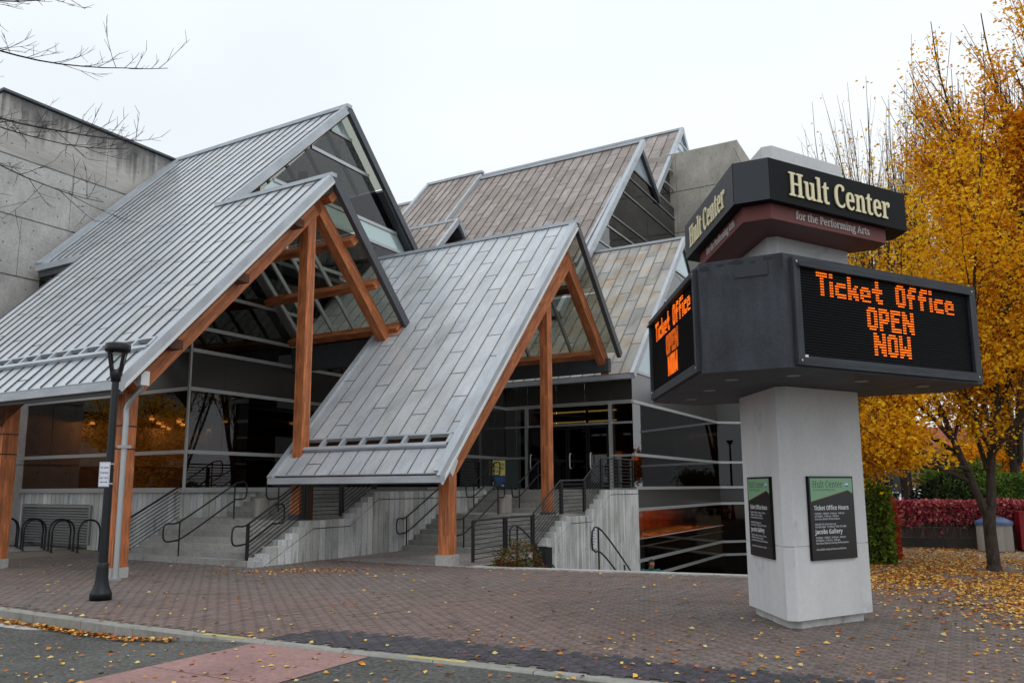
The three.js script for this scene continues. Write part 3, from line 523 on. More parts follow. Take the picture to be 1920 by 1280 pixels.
  part(dl, 'interior_ceiling', prism([W(9.98, 4.9, 27.4), W(16, 4.9, 27.4), W(16, 4.9, 50), V3(f2.x - .3, 4.9, f2.z), V3(f1.x - .2, 4.9, f1.z - .2), V3(f0.x - .1, 4.9, f0.z - .1)], V3(0, .2, 0)), M.darkWood);
  part(dl, 'interior_wall', blk(14.2, 14.5, 1.58, 4.9, 27.6, 46), M.darkWood);
  part(dl, 'basement_floor', prism([W(9.9, -3.2, 27.2), W(16, -3.2, 27.2), W(16, -3.2, 50), V3(f2.x, -3.2, f2.z), V3(f1.x, -3.2, f1.z), V3(f0.x, -3.2, f0.z)], V3(0, .2, 0)), M.carpet);
  reseed(3);
  for (let i = 0; i < 14; i++) part(dl, 'timber_panel', blk(12.0, 12.08, -3, 1.1, 28 + i * .9, 28.72 + i * .9), M.wood);
  part(dl, 'interior_wall', blk(12.1, 12.3, -3, 1.2, 27.4, 48), M.darkWood);
  const tubeM = glow(0xffd070, 13);
  for (const y of [4.42, 4.05]) for (const [a0, a1] of [[13.6, 12.2], [12.0, 10.9]]) { const l = part(dl, 'strip_light', bar(W(a0, y, 28.4), W(a1, y, 28.4), .06, .05), tubeM); const pl = new THREE.PointLight(0xffcf80, 2.5, 0, 2); pl.position.copy(W((a0 + a1) / 2, y - .12, 28.3).sub(org.get(dl))); pl.castShadow = true; l.add(pl); }
  const sc = glow(0xff8a20, 3.2);
  for (const [a, b] of [[13.9, 29.5], [13.9, 31.8], [13.9, 34], [13.9, 36.2], [13.9, 38.4]]) { const l = part(dl, 'wall_lamp', blk(a - .08, a + .1, 2.95, 3.3, b, b + .5), sc); const pl = new THREE.PointLight(0xff9a40, 1.6, 0, 2); pl.position.copy(W(a - .3, 3.1, b + .25).sub(org.get(dl))); pl.castShadow = true; l.add(pl); }
  for (const b of [28.6, 30.6, 32.6, 34.6, 36.6]) { const l = part(dl, 'ceiling_light', blk(10.4, 10.6, .98, 1.1, b, b + .2), glow(0xffb060, 5)); const pl = new THREE.PointLight(0xffa860, 26, 0, 2); pl.position.copy(W(10.5, .7, b + .1).sub(org.get(dl))); pl.castShadow = true; l.add(pl); }  // unseen lamps added to brighten the basement timber panels
}
const poster = thing('window_poster', 'yellow and blue poster sheet on a dark green board behind the glass', 'poster', W(14.7, 1.62, 26.9));

// ================= auditorium roofs behind
const aud = thing('auditorium', 'brown patinated metal roofs with a slanted glass gable rising behind the entrance', 'building', W(18, 0, 40));
{
  const k4 = .987, y4 = b => 19.91 + (b - 41.6) * k4, P = (a, b, dy = 0) => W(a, y4(b) + dy, b);
  const roof = part(aud, 'roof', merge([deck(P(14, 30), P(24.6, 30), P(24.6, 41.6), P(14, 41.6), .3), deck(P(24.6, 30, .25), P(28.7, 30, .25), P(28.7, 41.9, .25), P(24.6, 41.9, .25), .3), deck(P(28.7, 30), P(31.5, 30), P(31.5, 40.7), P(28.7, 40.7), .3)]), M.zincDark);
  reseed(51);
  const strip = (a0, a1, n, b0, b1, dy, ph, rl = 1.15) => roofSlope(roof, P(a0, b0, dy), P(a1, b0, dy), P(a0, b1, dy), P(a1, b1, dy), n, rl, M.pat, .03, .04, ph);
  strip(14, 24.6, 18, 31.5, 41.6, 0, .1, 1.7); strip(24.65, 28.7, 8, 33, 41.9, .25, .5, 3.2); strip(28.7, 31.5, 5, 34, 40.7, 0, .3, 2.0);
  part(roof, 'ridge_cap', bar(P(13.9, 41.65, .08), P(24.7, 41.65, .08), .3, .14), M.zincTrim); part(roof, 'ridge_cap', bar(P(24.6, 41.95, .33), P(28.8, 41.95, .33), .3, .14), M.zincTrim); part(roof, 'ridge_cap', bar(P(28.7, 40.75, .06), P(31.6, 40.75, .06), .3, .14), M.zincTrim);
  rake(roof, P(13.95, 30, .03), P(13.95, 41.6, .03), .2, .34); rake(roof, P(24.62, 33, .2), P(24.62, 41.8, .2), .12, .2); rake(roof, P(28.75, 33, .2), P(28.75, 41.9, .25), .2, .3);
  // right slope, second ridge
  const s2 = part(aud, 'valley_roof', deck(W(14.05, 19.9, 41.6), W(26, 19.9, 41.6), W(26, 17.7, 44.8), W(14.05, 17.7, 44.8), .3), M.zincDark);
  const r5 = part(aud, 'upper_roof', deck(W(14.45, 17.75, 44.6), W(30, 17.75, 44.6), W(30, 24.28, 51), W(14.45, 24.28, 51), .3), M.zincDark);
  roofSlope(r5, W(14.45, 17.75, 44.6), W(30, 17.75, 44.6), W(14.45, 24.28, 51), W(30, 24.28, 51), 20, 1.9, M.pat, .03, .04, .2);
  rake(r5, W(14.4, 17.7, 44.5), W(14.4, 24.3, 51), .2, .34); part(r5, 'ridge_cap', bar(W(14.3, 24.36, 51.02), W(30, 24.36, 51.02), .3, .14), M.zincTrim);
  part(aud, 'rear_roof', deck(W(14.45, 24.28, 51), W(30, 24.28, 51), W(30, 18, 57.2), W(14.45, 18, 57.2), .3), M.zincDark);
  rake(aud, W(14.4, 24.3, 51), W(14.4, 21.5, 53.8), .2, .34);
  // slanted looking glass gable
  const A = 14.25, o = W(A, 0, 28), win = part(aud, 'gable_window', bar(W(A, 11.2, 32.6), W(A, 19.6, 41.5), .12, .2), M.zincTrim);
  const poly = [W(A, 9, 30.8), W(A, 19.6, 41.6), W(A, 17.6, 44.7), W(A, 24.0, 51), W(A, 20, 51), W(A, 9, 47.9)];
  const pale = new THREE.MeshPhysicalMaterial({ color: 0xb7c8d6, roughness: .12, metalness: .35 });
  for (const yy of [[9, 12.97], [12.97, 13.99], [13.99, 14.7], [14.7, 16.41], [16.41, 17.47], [17.47, 18.13]])
    glaze(win, [W(A, 9, 30.8), W(A, yy[1], 41.6 - (19.6 - yy[1]) / k4), W(A, yy[1], 47.95), W(A, 9, 47.95)], o, Vd, yy, [0, 6, 8, 20.5], G.gable, {}, .09);
  glaze(win, [W(A, 18.13, 40), W(A, 19.6, 41.5), W(A, 18.13, 43.7)], o, Vd, [18.13, 19.7], [0, 21], pale, {}, .09);
  glaze(win, [W(A + .2, 18.13, 45.2), W(A + .2, 18.13, 47.95), W(A + .2, 21, 47.95)], o, Vd, [18.15, 19.3, 20.4, 21], [0, 21], G.gable, {}, .09);
  glaze(win, [W(A + .2, 21.8, 48.7), W(A + .2, 24.0, 50.9), W(A + .2, 21.8, 53)], o, Vd, [21.8, 23, 24], [0, 26], pale, {}, .09);
  part(aud, 'interior_wall', blk(18.2, 18.6, 8, 15.6, 38.4, 48), M.plaster); part(aud, 'interior_wall', blk(14.6, 24, 8, 8.3, 31, 48), M.carpet);
  // small dormer on the brown slope
  const dm = part(aud, 'dormer', merge([deck(W(22.4, 13.9, 34.0), W(27.6, 13.9, 34.0), W(27.6, 15.35, 35.5), W(22.4, 15.35, 35.5), .2), deck(W(22.4, 15.35, 35.5), W(27.6, 15.35, 35.5), W(27.6, 14.1, 36.8), W(22.4, 14.1, 36.8), .2)]), M.zincDark);
  roofSlope(dm, W(22.4, 12.2, 32.3), W(27.6, 12.2, 32.3), W(22.4, 15.35, 35.5), W(27.6, 15.35, 35.5), 9, 1.7, M.pat, .03, .04, .2);
  part(dm, 'ridge_cap', bar(W(22.3, 15.42, 35.52), W(27.6, 15.42, 35.52), .2, .12), M.zincTrim); rake(dm, W(22.36, 12.2, 32.3), W(22.36, 15.36, 35.5), .16, .26); rake(dm, W(22.36, 15.36, 35.5), W(22.36, 14.0, 36.9), .16, .26);
}
// ================= concrete towers
// slab of cast panels in the plane spanned by o + s*d, joints recessed between the panels
function concreteFace(t, o, d, out, rows, cols, mat, topMat) {
  rows.forEach(([y0, y1], i) => cols[i % cols.length].forEach(([s0, s1]) => {
    const at = (s, y) => { const p = addv(o, d, s); p.y = y; return p; }, g = .028, q = [at(s0 + g / 3, y0 + g), at(s1 - g / 3, y0 + g), at(s1 - g / 3, y1 - g), at(s0 + g / 3, y1 - g)];
    const m = part(t, 'panel', prism(q, out.clone().multiplyScalar(.04)), i === 0 && topMat ? topMat : mat);
    if (i === 0 && topMat) { const uv = m.geometry.attributes.uv, ps = m.geometry.attributes.position, og = org.get(t); for (let k = 0; k < uv.count; k++) uv.setXY(k, (ps.getX(k) + ps.getZ(k)) * .16, (ps.getY(k) + og.y - y0) / (y1 - y0)); }
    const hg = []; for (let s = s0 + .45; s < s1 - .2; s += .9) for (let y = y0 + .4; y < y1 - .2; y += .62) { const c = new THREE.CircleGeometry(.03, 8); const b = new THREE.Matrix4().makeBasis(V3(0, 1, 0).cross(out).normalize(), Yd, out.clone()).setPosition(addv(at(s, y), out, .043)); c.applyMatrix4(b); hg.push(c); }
    if (hg.length) part(m, 'tie_holes', merge(hg), M.holeShade);  // flat discs, coloured like the shaded hollow of each hole
  }));
}
const fly = thing('concrete_wall', 'tall grey concrete wall with cast panel joints and dark stained top beside the lobby roof', 'wall', W(27, 0, 15));
{
  part(fly, 'core', blk(26.86, 34, -.2, 14.42, 13.66, 27), M.conc);
  const out = V3(-Vd.z, 0, Vd.x); if (out.dot(Ud) > 0) out.negate();
  const c = (...x) => x.slice(0, -1).map((s, i) => [s, x[i + 1]]);
  concreteFace(fly, W(26.85, 0, 13.62), Vd, out, [[12.42, 14.45], [10.46, 12.42], [8.5, 10.46], [6.5, 8.5], [4.5, 6.5], [2.5, 4.5], [0, 2.5]], [c(0, 4.0, 8, 13.3), c(0, 2.7, 5.8, 8.9, 13.3), c(0, 1.0, 4.2, 7.4, 13.3)], M.conc, M.concStain);
  part(fly, 'coping', blk(26.7, 34.1, 14.45, 14.53, 13.58, 27), M.zincDark);
}
const tow = thing('concrete_tower', 'pale square concrete tower rising behind the sign beside the brown roofs', 'tower', W(12, 0, 50));
{
  part(tow, 'core', blk(10.3, 18.2, -3, 21.6, 48.06, 56), M.concWarm);
  const out = V3(Ud.z, 0, -Ud.x); if (out.dot(Vd) > 0) out.negate();
  const c = (...x) => x.slice(0, -1).map((s, i) => [s, x[i + 1]]);
  concreteFace(tow, W(18.2, 0, 48.05), Ud.clone().negate(), out, [[19.15, 21.62], [16.6, 19.15], [14.05, 16.6], [11.5, 14.05], [8.9, 11.5], [6.3, 8.9]], [c(0, 4.15, 8.0), c(0, 4.15, 5.6, 8.0)], M.concWarm);
  const o2 = V3(-Vd.z, 0, Vd.x); if (o2.dot(Ud) > 0) o2.negate();
  concreteFace(tow, W(10.29, 0, 48.1), Vd, o2, [[19.15, 21.62], [16.6, 19.15], [14.05, 16.6], [11.5, 14.05]], [c(0, 4, 7.8)], M.concWarm);
}
// ---------------------------------------------------------------- stairs and terrace
const RS = .135;
// board marked wall: each board is cut by a cast line that runs parallel to the flight, a little below its top
function boards(par, aF, aB, b0, n, w, top, line, bot = -.1) {
  const a0 = Math.min(aF, aB), a1 = Math.max(aF, aB), gp = .018, ex = Ud.clone().multiplyScalar(a1 - a0 - .001);
  for (let i = 0; i < n; i++) {
    const p = b0 + i * w, q = p + w - gp, t = top(p + w / 2) - .004, l0 = line ? Math.min(t - .02, line(p)) : t, l1 = line ? Math.min(t - .02, line(q)) : t, m = pick(M.board), dz = (i % 3) * .0012;
    const A = a0 + dz;
    if (Math.max(l0, l1) > bot + .03) part(par, 'board', prism([W(A, bot, p), W(A, bot, q), W(A, Math.max(bot + .01, l1), q), W(A, Math.max(bot + .01, l0), p)], ex), m);
    if (line && t - Math.min(l0, l1) > .04) part(par, 'board', prism([W(A + .004, Math.max(bot, l0 + .022), p), W(A + .004, Math.max(bot, l1 + .022), q), W(A + .004, t, q), W(A + .004, t, p)], ex.clone().multiplyScalar(.95)), m);
  }
}
const st1 = thing('stone_stairs', 'broad grey concrete steps rising beside the lobby windows to the terrace', 'stairs', W(16.5, 0, 14));
reseed(61);
for (let i = 0; i < 7; i++) part(st1, 'step', blk(14.36, 19.0, -.1, RS * (i + 1) + .0, 13.65 + i * .285 + (i ? 0 : 0), 13.65 + (i + 1) * .285 - .002 + (i === 6 ? .01 : 0)), M.step[i % 3]);
part(st1, 'landing', blk(14.36, 18.78, -.1, .945, 15.65, 17.03), M.step[1]);
for (let i = 0; i < 5; i++) part(st1, 'step', blk(14.36, 18.78, .3, .945 + RS * (i + 1), 17.035 + i * .29, 17.035 + (i + 1) * .29 - .002), M.step[(i + 1) % 3]);
part(st1, 'terrace', blk(14.36, 18.78, 1.2, 1.62, 18.487, 27.2), M.step[0]);
const ck1 = part(st1, 'cheek_wall', blk(14.14, 14.35, -.2, .2, 13.7, 24), M.conc);
{ const top = (b, b1, b2) => b2 <= 15.4 ? Math.min(.945, RS * (1 + Math.floor((b - 13.65) / .285))) : b < 17.05 ? .945 : Math.min(1.62, .945 + RS * (1 + Math.floor((b - 17.03) / .24))); const ln = b => b < 15.6 ? .945 - .2 - (15.6 - b) * .46 : b < 17.05 ? .745 : Math.min(1.4, .745 + (b - 17.05) * .56); boards(ck1, 14.08, 14.35, 13.65, 45, .242, b => b > 18.49 ? 1.62 : top(b, b - .12, b + .12), ln); }
const st2 = thing('stone_stairs', 'shaded concrete steps under the steep canopy leading up to the glass doors', 'stairs', W(12, 0, 19.4));
for (let i = 0; i < 7; i++) part(st2, 'step', blk(9.95, 14.07, -.1, RS * (i + 1), 19.37 + i * .3, 19.37 + (i + 1) * .3 - .002), M.step[i % 3]);
part(st2, 'landing', blk(9.95, 14.07, -.1, .945, 21.47, 23.07), M.step[2]);
for (let i = 0; i < 5; i++) part(st2, 'step', blk(9.95, 14.07, .3, .945 + RS * (i + 1), 23.075 + i * .3, 23.075 + (i + 1) * .3 - .002), M.step[(i + 2) % 3]);
part(st2, 'terrace', blk(9.95, 14.35, 1.2, 1.62, 24.577, 27.2), M.step[0]);
const ck2 = part(st2, 'cheek_wall', blk(9.76, 9.94, -3, .1, 19.0, 27.3), M.conc);
reseed(63);
boards(ck2, 9.7, 9.94, 18.9, 50, .166, (b) => b < 19.37 ? .05 : b < 21.47 ? RS * (1 + Math.floor((b - 19.37) / .3)) : b < 23.07 ? .9 : Math.min(1.62, .945 + RS * (1 + Math.floor((b - 23.07) / .3))), b => b < 21.5 ? .945 - .24 - (21.5 - b) * .45 : b < 23.1 ? .705 : Math.min(1.46, .705 + (b - 23.1) * .5), -3);

// ---------------------------------------------------------------- railings
// guard of parallel bars under a top rail that follows pts; posts at the points listed
function guard(label, pts, drop, n, group, postDrop = drop) {
  const t = thing('guard_railing', label, 'railing', V3(pts[0].x, pts[0].y - postDrop, pts[0].z), group);
  const dn = (p, k) => V3(p.x, p.y - k, p.z);
  for (let i = 0; i < pts.length - 1; i++) {
    part(t, 'top_rail', rod(pts[i], pts[i + 1], .026, .026, 8), M.black);
    for (let j = 1; j <= n; j++) part(t, 'bar', rod(dn(pts[i], drop * j / (n + .6)), dn(pts[i + 1], drop * j / (n + .6)), .011, .011, 6), M.black);
  }
  pts.forEach((p, i) => { part(t, 'post', bar(dn(p, postDrop), p, .05, .07, Vd), M.black); if (i && i < pts.length - 1) { const q = lerp(p, pts[i + 1], .1 / p.distanceTo(pts[i + 1])); part(t, 'post', bar(dn(q, postDrop), q, .05, .07, Vd), M.black); } });
  return t;
}
guard('black bar railing on the outer side of the lobby steps', [W(18.95, .92, 13.7), W(18.95, 1.86, 15.55)], .86, 8);
guard('black bar railing above the board marked wall between both stairs', [W(14.42, .92, 13.72), W(14.42, 1.86, 15.55), W(14.42, 1.86, 17.0), W(14.42, 2.54, 18.4), W(14.42, 2.54, 24.3)], .86, 8);
guard('black bar railing climbing the wall beside the entrance steps and sunken court', [W(9.83, .98, 16.3), W(9.83, 1.0, 17.8), W(9.83, 1.0, 19.3), W(9.83, 1.88, 21.1), W(9.83, 1.9, 22.75), W(9.83, 2.58, 24.15), W(9.83, 2.58, 25.6), W(9.83, 2.58, 27.05)], .9, 8);
// handrail: two parallel rails with a rounded return at the foot
function handrail(label, a, b0, y0, b1, y1, posts, group, dir = -1) {
  const t = thing('handrail', label, 'handrail', W(a, y0 - .9, b0), group), r = .02;
  const P = (b, dy = 0) => W(a, y0 + (y1 - y0) * (b - b0) / (b1 - b0) + dy, b);
  part(t, 'rail_loop', tube([P(b1), P(b0 + .05), W(a, y0 - .02, b0 - .1), W(a, y0 - .02, b0 - .36), W(a, y0 - .08, b0 - .42), W(a, y0 - .36, b0 - .42), W(a, y0 - .42, b0 - .36), W(a, y0 - .42, b0 - .1), P(b0 + .05, -.42), P(b1, -.42)], r, 8, 70), M.black);
  part(t, 'rail_return', tube([P(b1), W(a, y1 + .02, b1 + .3), W(a, y1 - .04, b1 + .36), W(a, y1 - .34, b1 + .36), W(a, y1 - .4, b1 + .3), P(b1, -.42)], r, 8, 40), M.black);
  for (const b of posts) part(t, 'post', rod(P(b, -.92), P(b), .02, .02, 8), M.black);
}
handrail('black double handrail in the middle of the lower lobby steps', 16.9, 13.75, .92, 15.6, 1.86, [13.8, 15.55]);
handrail('black double handrail in the middle of the upper lobby steps', 16.9, 17.15, 1.86, 18.4, 2.54, [17.2, 18.35]);
handrail('short black handrail bracketed to the foot of the inner lobby railing', 14.5, 13.75, .9, 14.6, 1.32, [13.8]);
handrail('black handrail along the board wall of the entrance steps', 13.95, 19.35, .9, 21.4, 1.84, [19.4, 21.35]);
handrail('black handrail in the middle of the lower entrance steps', 12.0, 19.35, .9, 21.4, 1.84, [19.4, 21.35]);
handrail('black handrail in the middle of the upper entrance steps', 12.2, 23.05, 1.84, 24.5, 2.52, [23.1, 24.45]);
handrail('black handrail beside the wall of the upper entrance steps', 13.9, 23.05, 1.84, 24.5, 2.52, [23.1, 24.45]);
// rails down into the court
for (const [a, l] of [[9.35, 'black handrail going down to the court beside the shrub'], [7.25, 'black handrail going down to the court behind the white wall notice']]) {
  const t = thing('handrail', l, 'handrail', W(a, -.1, 17.3)), b0 = 17.6, P = (b, dy) => W(a, .82 - .57 * (b - b0) + dy, b);
  part(t, 'rail_loop', tube([P(22, 0), P(b0, 0), W(a, .83, b0 - .3), W(a, .76, b0 - .38), W(a, .38, b0 - .38), W(a, .32, b0 - .3), P(b0, -.5), P(22, -.5)], .02, 8, 60), M.black);
  for (const b of [b0 - .02, 19.2, 21]) part(t, 'post', rod(P(b, -.95), P(b, 0), .02, .02, 8), M.black);
}

// ---------------------------------------------------------------- sign pylon
const fontB = await new FontLoader().loadAsync('fonts/droid/droid_serif_bold.typeface.json');
const fontR = await new FontLoader().loadAsync('fonts/droid/droid_serif_regular.typeface.json');
function fitText(str, font, w, capH, depth, bev = 0) {
  const g = new TextGeometry(str, { font, size: 1, depth: 1, curveSegments: 5, bevelEnabled: false }); g.computeBoundingBox();
  const h = new TextGeometry('H', { font, size: 1, depth: 1, curveSegments: 2, bevelEnabled: false }); h.computeBoundingBox();
  const bb = g.boundingBox; g.translate(-bb.min.x, 0, 0); g.scale(w / (bb.max.x - bb.min.x), capH / h.boundingBox.max.y, depth); return g;
}
function tri(cx, cz, hd, L, c) {                              // chamfered triangle, seen from above
  const S = L + 2 * c, R = S / Math.sqrt(3) - c * Math.sqrt(3) / 2, pts = [];
  for (const k of [180, 60, -60]) { const h = (hd + k) * D, d = V3(Math.sin(h), 0, -Math.cos(h)), e = V3(-d.z, 0, d.x); for (const s of [-1, 1]) pts.push(V3(cx, 0, cz).addScaledVector(d, R).addScaledVector(e, s * c / 2)); }
  // order around the centre
  const ang = p => Math.atan2(p.z - cz, p.x - cx); pts.sort((p, q) => ang(p) - ang(q)); return { pts, cx, cz, hd, L, c, r: S / (2 * Math.sqrt(3)) };
}
const at = (p, y) => V3(p.x, y, p.z);
const triPrism = (t, y0, y1) => prism(t.pts.map(p => at(p, y0)), V3(0, y1 - y0, 0));
function face(t, k, y) {                                       // k = +120 right hand face, -120 left hand face, 180 the chamfer in front
  const h = (t.hd + k) * D, n = V3(Math.sin(h), 0, -Math.cos(h)), x = Yd.clone().cross(n), r = k === 180 ? (t.L + 2 * t.c) / Math.sqrt(3) - t.c * Math.sqrt(3) / 2 : t.r;
  return new THREE.Matrix4().makeBasis(x, Yd, n).setPosition(V3(t.cx, y, t.cz).addScaledVector(n, r));
}
const bx = (x0, x1, y0, y1, z0, z1) => { const g = new THREE.BoxGeometry(x1 - x0, y1 - y0, z1 - z0); g.translate((x0 + x1) / 2, (y0 + y1) / 2, (z0 + z1) / 2); return g.toNonIndexed(); };
const on = (g, m) => g.clone().applyMatrix4(m);
const pyl = thing('sign_pylon', 'three sided sign pylon with white column, lit message boards and black name band', 'sign', V3(3.75, 0, -11.68));
{
  const col = tri(3.75, -11.68, 27, 1.44, .13), cab = tri(3.62, -11.27, 29.8, 3.42, .92), band = tri(3.67, -11.5, 28.5, 2.62, .43), redT = tri(3.62, -11.38, 28.5, 2.18, .34), base = tri(3.75, -11.68, 27, 1.2, .16);
  const cm = part(pyl, 'column', merge([triPrism(col, .1, .965), triPrism(col, .975, 2.96)]), M.paint);
  part(cm, 'column_core', triPrism(tri(3.75, -11.68, 27, 1.40, .13), .9, 1.05), M.paint);
  part(cm, 'neck', triPrism(col, 4.14, 6.1), M.paint);
  part(pyl, 'plinth', triPrism(base, -.06, .1), M.conc);
  const cb = part(pyl, 'message_cabinet', triPrism(cab, 2.93, 4.17), M.cab);
  const dl2 = MAT({ color: 0x8a8a88, roughness: .5 });
  for (const k of [120, -120]) for (const x of [-1.15, 0, 1.15]) { const g = new THREE.CylinderGeometry(.08, .08, .012, 20); g.translate(x, -.004, -.45); part(cb, 'downlight', on(g, face(cab, k, 2.93)), dl2); }
  // old patch on the chamfer where a plate was taken off
  part(cb, 'cover_plate', on(bx(-.06, .3, 1.02, 1.16, 0, .012), face(cab, 180, 2.93)), MAT({ color: 0x2a2e34, roughness: .6 }));
  { reseed(77); const m = face(cab, 180, 2.93), fl = MAT({ color: 0x24272b, roughness: .8 }); for (const [x, y, w, h] of [[-.4, 1.17, .16, .07], [-.22, 1.19, .1, .04], [-.05, 1.2, .2, .06], [.14, 1.16, .08, .09], [.3, 1.2, .12, .04]]) { const s = new THREE.Shape(); for (let i = 0; i < 14; i++) { const t = i / 14 * 6.283, r = rr(.55, 1); const px = x + Math.cos(t) * w / 2 * r, py = Math.min(1.238, y + Math.sin(t) * h / 2 * r); i ? s.lineTo(px, py) : s.moveTo(px, py); } s.closePath(); const g = new THREE.ExtrudeGeometry(s, { depth: .003, bevelEnabled: false }); part(cb, 'peeled_paint', on(g, m), fl); } }
  for (const k of [120, -120]) for (const x of [-1.56, 1.56]) for (const y of [.08, 1.155]) { const g = new THREE.CylinderGeometry(.012, .012, .008, 10); g.rotateX(Math.PI / 2); g.translate(x, y, .053); part(cb, 'bolt', on(g, face(cab, k, 2.93)), M.alu); }
  // message boards
  const GL = { T: '######/######/..##../..##../..##../..##../..##../..##../..##..', i: '##/##/../##/##/##/##/##/##', c: '....../....../....../.#####/######/##..../##..../######/.#####', k: '##..../##..../##..../##..##/##.##./#####./######/##.###/##..##', e: '....../....../....../.####./######/##..##/######/##..../.#####', t: '..##../..##../..##../######/######/..##../..##../..####/...###', O: '.####./######/##..##/##..##/##..##/##..##/##..##/######/.####.', f: '..####/.#####/.##.../#####./#####./.##.../.##.../.##.../.##...', P: '#####./######/##..##/##..##/######/#####./##..../##..../##....', E: '######/######/##..../#####./#####./##..../##..../######/######', N: '##...##/###..##/###..##/####.##/#######/##.####/##..###/##..###/##...##', W: '##...##/##...##/##...##/##...##/##.#.##/#######/#######/###.###/##...##', ' ': '...../////////' };
  const led = glow(0xff7018, 2.0), cx = .0298, cy = .0301, dot = bx(-.0095, .0095, -.0088, .0088, 0, .006);
  const rows = (str) => { const out = []; let x = 0; for (const ch of str) { const r = GL[ch].split('/'), w = ch === ' ' ? 6 : r[0].length; r.forEach((l, j) => [...l].forEach((q, i) => { if (q === '#') out.push([x + i, j]); })); x += w + 1; } return { out, w: x - 1 }; };
  for (const k of [120, -120]) {
    const m = face(cab, k, 2.93), w = 3.02 / 2;
    const sc = part(cb, 'screen', on(bx(-w, w, .13, 1.11, .0, .006), m), M.cabBlack);
    const lou = []; for (let y = .15; y < 1.1; y += cy) lou.push(on(bx(-w, w, y - .0025, y + .0025, .006, .022), m)); part(sc, 'louvre_lines', merge(lou), M.cabBlack);
    for (const [a, b, c, d] of [[-w - .1, w + .1, 1.11, 1.2], [-w - .1, w + .1, .03, .13], [-w - .1, -w, .13, 1.11], [w, w + .1, .13, 1.11]]) part(sc, 'frame', on(bx(a, b, c, d, .0, .05), m), M.cab);
    part(sc, 'hood', on(bx(-w - .04, w, 1.1, 1.125, .05, .085), m), M.cab);
    part(sc, 'sensor', on(bx(-w + .0, -w + .045, .115, .14, .05, .056), m), M.white);
    [['Ticket Office', 1.095], ['OPEN', .776], ['NOW', .49]].forEach(([s, top]) => { const { out, w: tw } = rows(s); const gs = out.map(([i, j]) => { const g = dot.clone(); g.translate((i - tw / 2 + .5) * cx, top - (j + .5) * cy, .01); return g; }); part(sc, 'lit_lettering', on(merge(gs), m), led, `orange dots reading ${s}`); });
  }
  // name band
  const bd = part(pyl, 'name_band', triPrism(band, 5.06, 5.58), M.cabBlack);
  for (let i = 0; i < 6; i++) { const p = band.pts[i], q = band.pts[(i + 1) % 6], mid = lerp(p, q, .5); }
  part(bd, 'chamfer_panel', on(bx(-.212, .212, .003, .517, 0, .006), face(band, 180, 5.06)), MAT({ color: 0x2b3138, roughness: .5 }));
  part(bd, 'side_panel', on(bx(-1.305, 1.305, .003, .517, 0, .006), face(band, -120, 5.06)), MAT({ color: 0x24272d, roughness: .5 }));
  const cream = MAT({ color: 0xe9dfb6, roughness: .5 }), pale = MAT({ color: 0xc9c6c2, roughness: .5 });
  const big = fitText('Hult Center', fontB, 1.93, .30, .014), small = fitText('for the Performing Arts', fontR, 1.4, .098, .012);
  const rb = part(pyl, 'red_band', triPrism(redT, 4.87, 5.06), M.red);
  for (const k of [120, -120]) { const g = big.clone(); g.translate(-.985, .1, .006); part(bd, 'lettering', on(g, face(band, k, 5.06)), cream, 'cream letters reading Hult Center'); const s = small.clone(); s.translate(-.66, .055, .0); part(rb, 'lettering', on(s, face(redT, k, 4.87)), pale, 'pale letters reading for the Performing Arts'); }
  // notice boards on the column
  const cv = document.createElement('canvas'); cv.width = 512; cv.height = 608; const c = cv.getContext('2d');
  c.fillStyle = '#0d0e11'; c.fillRect(0, 0, 512, 608); c.fillStyle = '#84b28a'; c.beginPath(); c.moveTo(16, 12); c.lineTo(502, 12); c.lineTo(502, 128); c.lineTo(448, 102); c.lineTo(16, 184); c.closePath(); c.fill();
  c.strokeStyle = '#5a2f22'; c.lineWidth = 7; c.beginPath(); c.moveTo(16, 187); c.lineTo(448, 105); c.lineTo(502, 131); c.stroke();
  c.fillStyle = '#20302a'; c.font = '66px serif'; c.fillText('Hult Center', 38, 80, 350); c.font = '24px serif'; c.fillText('for the Performing Arts', 46, 106, 250);
  c.fillStyle = '#7fa6c8'; c.beginPath(); c.arc(438, 60, 26, 0, 7); c.fill(); c.fillStyle = '#e8eef2'; c.beginPath(); c.ellipse(438, 58, 19, 9, -.15, 0, 7); c.fill(); c.fillStyle = '#4d7458'; c.beginPath(); c.ellipse(438, 72, 18, 7, 0, 0, 7); c.fill();
  c.fillStyle = '#e6e7ea'; c.font = 'bold 46px sans-serif'; c.fillText('Ticket Office Hours', 44, 248, 400); c.fillText('Jacobs Gallery', 44, 422, 310);
  c.font = 'bold 19px sans-serif'; c.fillStyle = '#c9cbd0';
  [['TUESDAY - FRIDAY, 12:00 pm - 5:00 pm', 280], ['SATURDAY, 11:00 am - 3:00 pm', 300], ['One Hour Before Performances', 320], ['ONLINE AT hultcenter.org', 358], ['541-682-5000   TTY/RELAY  800-735-2900', 378], ['TUESDAY - FRIDAY, 12:00 pm - 4:00 pm', 456], ['SATURDAY, 11:00 am - 3:00 pm', 476], ['One Hour Before & During Performances', 496], ['Accessible ramp entrance on 6th Ave.', 540]].forEach(([s, y]) => c.fillText(s, 46, y, 372));
  const ct = new THREE.CanvasTexture(cv); ct.colorSpace = THREE.SRGBColorSpace; const pm = MAT({ map: ct, roughness: .35 });
  for (const k of [120, -120]) {
    const m = face(col, k, 0), s = part(cm, 'notice_board', on(bx(-.44, .44, .795, 1.82, .0, .035), m), M.cabBlack), x0 = k > 0 ? .04 : -.04;
    const pg = new THREE.PlaneGeometry(.87, 1.015); pg.translate(0, 1.3075, .0375); part(s, 'printed_sheet', on(pg, m), pm, 'green and black sheet with ticket office hours');
  }
}

